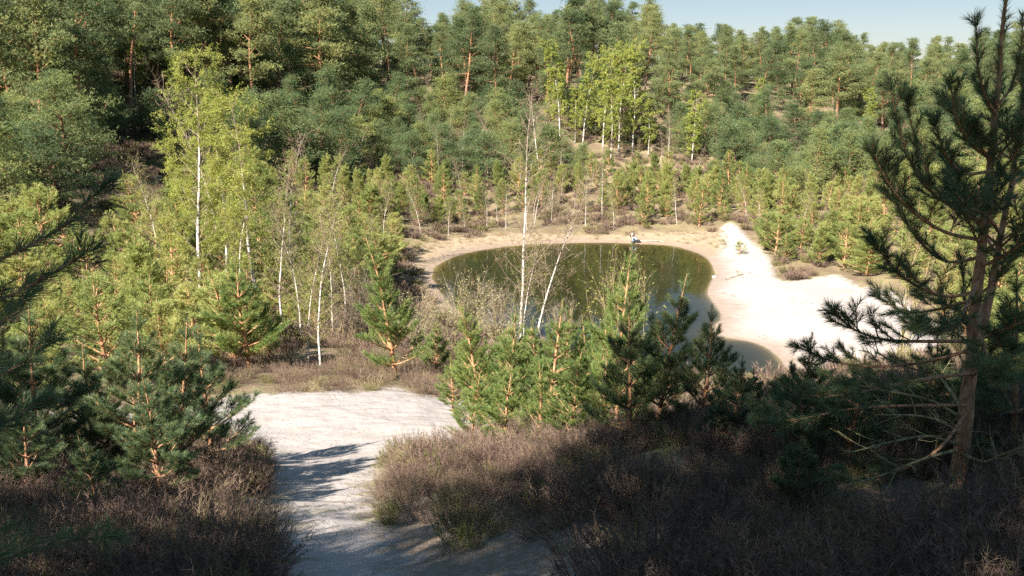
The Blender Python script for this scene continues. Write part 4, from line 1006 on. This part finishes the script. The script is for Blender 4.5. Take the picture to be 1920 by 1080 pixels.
def build_person():
    b = hit(1187, 458); b = np.array([b[0], b[1], 0.0]); b[1] = POND[:, 1][np.argmin(np.abs(POND[:, 0] - b[0]) + (POND[:, 1] < 60) * 99)] + .15; b[2] = ground(b[0], b[1])[0]
    root = thing('person', 'person crouching at the far waterline, grey-pink shirt, pale jeans, dark hanging hair', 'person', b)
    # x points right in the picture; the person faces left (-x) and a little to the viewer
    J = dict(pel=(.17, .06, .44), abd=(.12, .06, .60), ch=(.0, .05, .82), nk=(-.13, .03, .86), hd=(-.23, .01, .80), hd2=(-.30, -.01, .70),
             shl=(-.07, -.13, .84), ell=(-.20, -.20, .60), wrl=(-.26, -.20, .36), shr=(-.07, .22, .84), elr=(-.24, .24, .60), wrr=(-.30, .16, .38),
             hil=(.17, -.06, .42), knl=(-.12, -.16, .50), anl=(.0, -.16, .10), tol=(-.16, -.18, .04), hir=(.17, .16, .42), knr=(-.10, .26, .46), anr=(.08, .24, .10), tor=(-.08, .26, .04))
    names = list(J); V = [J[n] for n in names]; ix = {n: i for i, n in enumerate(names)}
    E = [('pel', 'abd'), ('abd', 'ch'), ('ch', 'nk'), ('nk', 'hd'), ('hd', 'hd2'), ('ch', 'shl'), ('shl', 'ell'), ('ell', 'wrl'), ('ch', 'shr'), ('shr', 'elr'), ('elr', 'wrr'),
         ('pel', 'hil'), ('hil', 'knl'), ('knl', 'anl'), ('anl', 'tol'), ('pel', 'hir'), ('hir', 'knr'), ('knr', 'anr'), ('anr', 'tor')]
    Rr = dict(pel=.13, abd=.12, ch=.14, nk=.055, hd=.09, hd2=.08, shl=.06, ell=.042, wrl=.027, shr=.06, elr=.042, wrr=.027, hil=.09, knl=.06, anl=.04, tol=.035, hir=.09, knr=.06, anr=.04, tor=.035)
    E = [(ix[a], ix[c]) for a, c in E]; RR = [Rr[n] for n in names]
    for sd, yy in (('l', 1), ('r', 1)):   # five fingers to each hand
        wv = np.array(J['wr' + sd]); wi = ix['wr' + sd]
        V.append(wv + (-.01, 0, -.07)); pi = len(V) - 1; RR.append(.026); E.append((wi, pi)); pv = np.array(V[pi])
        for f in range(5):
            o1 = np.array([-.03 if f == 0 else -.01, (f - 2) * .02, -.03 if f == 0 else -.05]); o2 = o1 + (-.005, (f - 2) * .004, -.04 + abs(f - 2) * .006)
            V.append(pv + o1); RR.append(.0095); E.append((pi, len(V) - 1)); V.append(pv + o2); RR.append(.008); E.append((len(V) - 2, len(V) - 1))
    part('body', skin_mesh('person_body', V, E, RR, SKIN, 1, 0), root)
    def sub(nm, js, es, grow, mat, lvl=1, rad=None):
        v = [J[n] for n in js]; e = [(js.index(a), js.index(c)) for a, c in es]; r = [float((rad or {}).get(n, Rr[n] + grow)) for n in js]
        return part(nm, skin_mesh('person_' + nm, v, e, r, mat, lvl, 0), root)
    sub('shirt', ['abd', 'ch', 'shl', 'ell', 'shr', 'elr'], [('abd', 'ch'), ('ch', 'shl'), ('shl', 'ell'), ('ch', 'shr'), ('shr', 'elr')], .022, SHIRT)
    sub('trousers', ['pel', 'hil', 'knl', 'anl', 'hir', 'knr', 'anr'], [('pel', 'hil'), ('hil', 'knl'), ('knl', 'anl'), ('pel', 'hir'), ('hir', 'knr'), ('knr', 'anr')], .02, JEANS)
    for sd in 'lr':
        a = np.array(J['an' + sd]); t = np.array(J['to' + sd]); k = np.array(J['kn' + sd])
        part('boot', skin_mesh('person_boot', [a + (k - a) * .5, a, a + (.05, 0, -.05), t + (-.04, 0, -.01)], [(0, 1), (1, 2), (1, 3)], [.062, .06, .045, .05], BOOT, 1, 1), root)
    hd = np.array(J['hd']); h2 = np.array(J['hd2'])
    part('hair', skin_mesh('person_hair', [hd + (.03, 0, .04), hd + (-.03, 0, .05), h2 + (.03, -.05, -.04), h2 + (.03, -.07, -.2), h2 + (.06, .06, -.05), h2 + (.05, .07, -.18)], [(0, 1), (1, 2), (2, 3), (1, 4), (4, 5)], [.09, .095, .06, .03, .06, .03], HAIR, 1, 1), root)
    face = np.array(J['hd2']) + (-.05, -.02, .02)
    import bmesh
    for nm, off, rr, mt in (('nose', (-.045, 0, -.01), .016, SKIN), ('eye', (-.03, -.035, .03), .011, BOOT), ('eye', (-.03, .035, .03), .011, BOOT), ('ear', (.05, -.085, .03), .022, SKIN)):
        bm = bmesh.new(); bmesh.ops.create_icosphere(bm, subdivisions=1, radius=rr)
        for v in bm.verts: v.co += Vector(face + off)
        me = bpy.data.meshes.new('person_' + nm); bm.to_mesh(me); bm.free(); me.materials.append(mt); part(nm, me, root)
    # bag lying behind the boots
    bg_ = np.array([b[0] + .42, b[1] + .12, ground(b[0] + .42, b[1] + .12)[0]])
    bag = thing('bag', 'small black bag lying on the shore beside the crouching person', 'bag', bg_)
    bm = bmesh.new(); bmesh.ops.create_cube(bm, size=1); bmesh.ops.subdivide_edges(bm, edges=bm.edges[:], cuts=3, use_grid_fill=True)
    for v in bm.verts:
        c = v.co; k = 1 - .35 * (abs(c.x) * 2) ** 3 * .6 - .2 * (abs(c.z) * 2) ** 2 * .5
        v.co = Vector((c.x * .46 * (1 - .15 * (2 * abs(c.z)) ** 2), c.y * .26 * k, c.z * .24 * k + .11 + .02 * math.sin(c.x * 9)))
    me = bpy.data.meshes.new('bag_body'); bm.to_mesh(me); bm.free(); me.materials.append(BOOT); me.polygons.foreach_set('use_smooth', [True] * len(me.polygons)); part('bag_body', me, bag)
    W = Wood(); a = np.linspace(0, math.pi, 9); W.path(np.stack([np.cos(a) * .12, np.zeros(9), .22 + np.sin(a) * .09], 1), .012, 5); part('handle', W.mesh('bag_handle', BOOT), bag)
build_person()

# ------------------------------------------------------------ small things on the sand
def rock(name, label, px, py, size, mat, z=None, cat='stone', sc=(1, .8, .5), group=None):
    import bmesh
    b = hit(px, py); bm = bmesh.new(); bmesh.ops.create_icosphere(bm, subdivisions=3, radius=size)
    o = rng.random(3) * 9
    for v in bm.verts:
        n = vnoise(np.array([v.co.x / size * 1.3 + o[0]]), np.array([v.co.y / size * 1.3 + v.co.z / size + o[1]]), 31)[0]
        v.co *= 1 + .6 * n; v.co.x *= sc[0]; v.co.y *= sc[1]; v.co.z *= sc[2]
    me = bpy.data.meshes.new(name); bm.to_mesh(me); bm.free(); me.materials.append(mat)
    q = part(name, me); q.location = (b[0], b[1], b[2] + size * sc[2] * .3); q.rotation_euler = (0, 0, rng.random() * 6)
    tag(q, label, cat, group); return q
STONE = simple('pale_stone', (.5, .46, .41), (.7, .66, .6), 12, .8, .2, .5, .02)
rock('stone', 'pale rounded stone at the waterline of the beach', 1339, 521, .2, STONE)
rock('stone', 'small white stone at the top corner of the beach', 1356, 429, .16, STONE)
def log(label, pts, r, mat='dead_wood', twigs=3):
    q = np.array(pts, float); root = thing('dead_branch', label, 'branch', q[0]); W = Wood(); c = q - q[0]
    t = np.linspace(0, 1, len(c)); tt = np.linspace(0, 1, 10); c = np.stack([np.interp(tt, t, c[:, i]) for i in range(3)], 1) + rng.normal(size=(10, 3)) * r * .25
    W.path(c, np.linspace(r, r * .35, 10), 7); part('limb', W.mesh('limb', M[mat]), root)
    for k in range(twigs):
        i = rng.integers(2, 9); W = Wood(); W.path(curve_pts(c[i], unit(rng.normal(size=3) + (0, 0, .6)), r * 7, 4, wob=.2), np.linspace(r * .35, r * .1, 5), 4); part('twig', W.mesh('twig', M[mat]), root)
def on(px, py, dz=.03):
    h = hit(px, py); return h + (0, 0, dz)
log('driftwood piece with dry grass lying on the white beach', [on(1362, 524), on(1378, 520, .12), on(1394, 516)], .09)
log('thin pale log at the waterline right of the crouching person', [on(1200, 454), on(1222, 454), on(1246, 455)], .06, twigs=1)
log('dark stick lying on the left shore of the pond', [on(842, 474), on(862, 472), on(884, 470)], .07, twigs=2)
log('fallen twig on the ground by the heather mound', [on(1150, 905, .1), on(1180, 925, .12), on(1225, 940, .1)], .012, 'branch_bare', 4)
log('fallen pale twig among the heather at lower left', [on(300, 985, .3), on(318, 972, .32), on(338, 963, .3)], .008, 'branch_bare', 3)
i = 0
for px, py, top, lab in ((1387, 478, 452, 'small green sapling growing alone on the beach'), (1356, 460, 448, 'tuft-like sapling at the narrow top of the beach')):
    put(YOUNG[3], 2.2, 'young_pine', lab, 'pine tree', px, py, top, fat=1.2)
for k, px, py, top, lab in [(3, 1690, 660, 400, 'thin bare-branched birch sapling right of the beach with dark buds'), (2, 1440, 960, 860, 'pale bare broom bush in the shaded heather'),
                            (2, 1620, 1030, 900, 'bare straw-coloured bush below the big pine'), (2, 1310, 905, 845, 'greenish bare bush on the dark heather mound'), (2, 1740, 1010, 880, 'upright pale bush at the big pine foot')]:
    put(SHRUB[k], (1.8, 2.4, 1.5, 2.6)[k], 'bare_shrub' if k != 3 else 'leafy_shrub', lab, 'shrub', px, py, top)
GB = gen_grass('broom_green', 260, .26, 'green_grass', .006, .07, .55)
b = hit(850, 955); o = part('green_bush', GB); o.location = b; tag(o, 'small bright green broom bush at the edge of the sand path', 'bush')


# ------------------------------------------------------------ litter on the sand
def gen_litter(name, n, L, mat, wid):
    F = Fol(); b = np.concatenate([rng.normal(size=(n, 2)) * .25, np.full((n, 1), .006)], 1); a = rng.random(n) * 6.283
    v = np.stack([np.cos(a), np.sin(a), rng.normal(size=n) * .15], 1) * (L * rng.uniform(.3, 1.2, n))[:, None]; F.add(b, v, wid, rng.random(n), cross=np.tile([0, 0, 1.], (n, 1))); return F.mesh(name, M[mat])
LT = [gen_litter('litter_%d' % i, 16, .09, 'heather', .009) for i in range(3)]
LB = [gen_litter('litter_far_%d' % i, 9, .22, 'twig', .03) for i in range(3)]
x, y = pick(620, (-9, 6), (5, 21), lambda x, y, px, py: (sA(x, y) < .2) & (vnoise(x * .6, y * .6, 50) > -.15))
scatter('litter', 'bits of heather, cones and needles lying on the sand path', 'litter', LT, x, y, 1.0, rough=.5, tilt=.02)
x, y = pick(900, (0, 45), (38, 80), lambda x, y, px, py: ((sdist(x, y, BEACH) < .3) | (sdist(x, y, SHORE) < .3)) & (vnoise(x * .3, y * .3, 51) > -.05))
scatter('litter', 'bits of driftwood and dry stalks washed up on the beach', 'litter', LB, x, y, 1.0, rough=.5, tilt=.02)
x, y = pick(700, (0, 45), (36, 82), lambda x, y, px, py: (sdist(x, y, POND) < 3.2) & (vnoise(x * .35, y * .35, 52) > .12))
scatter('sedge', 'thin sedge tufts along the pond margin', 'sedge', GR, x, y, .8)
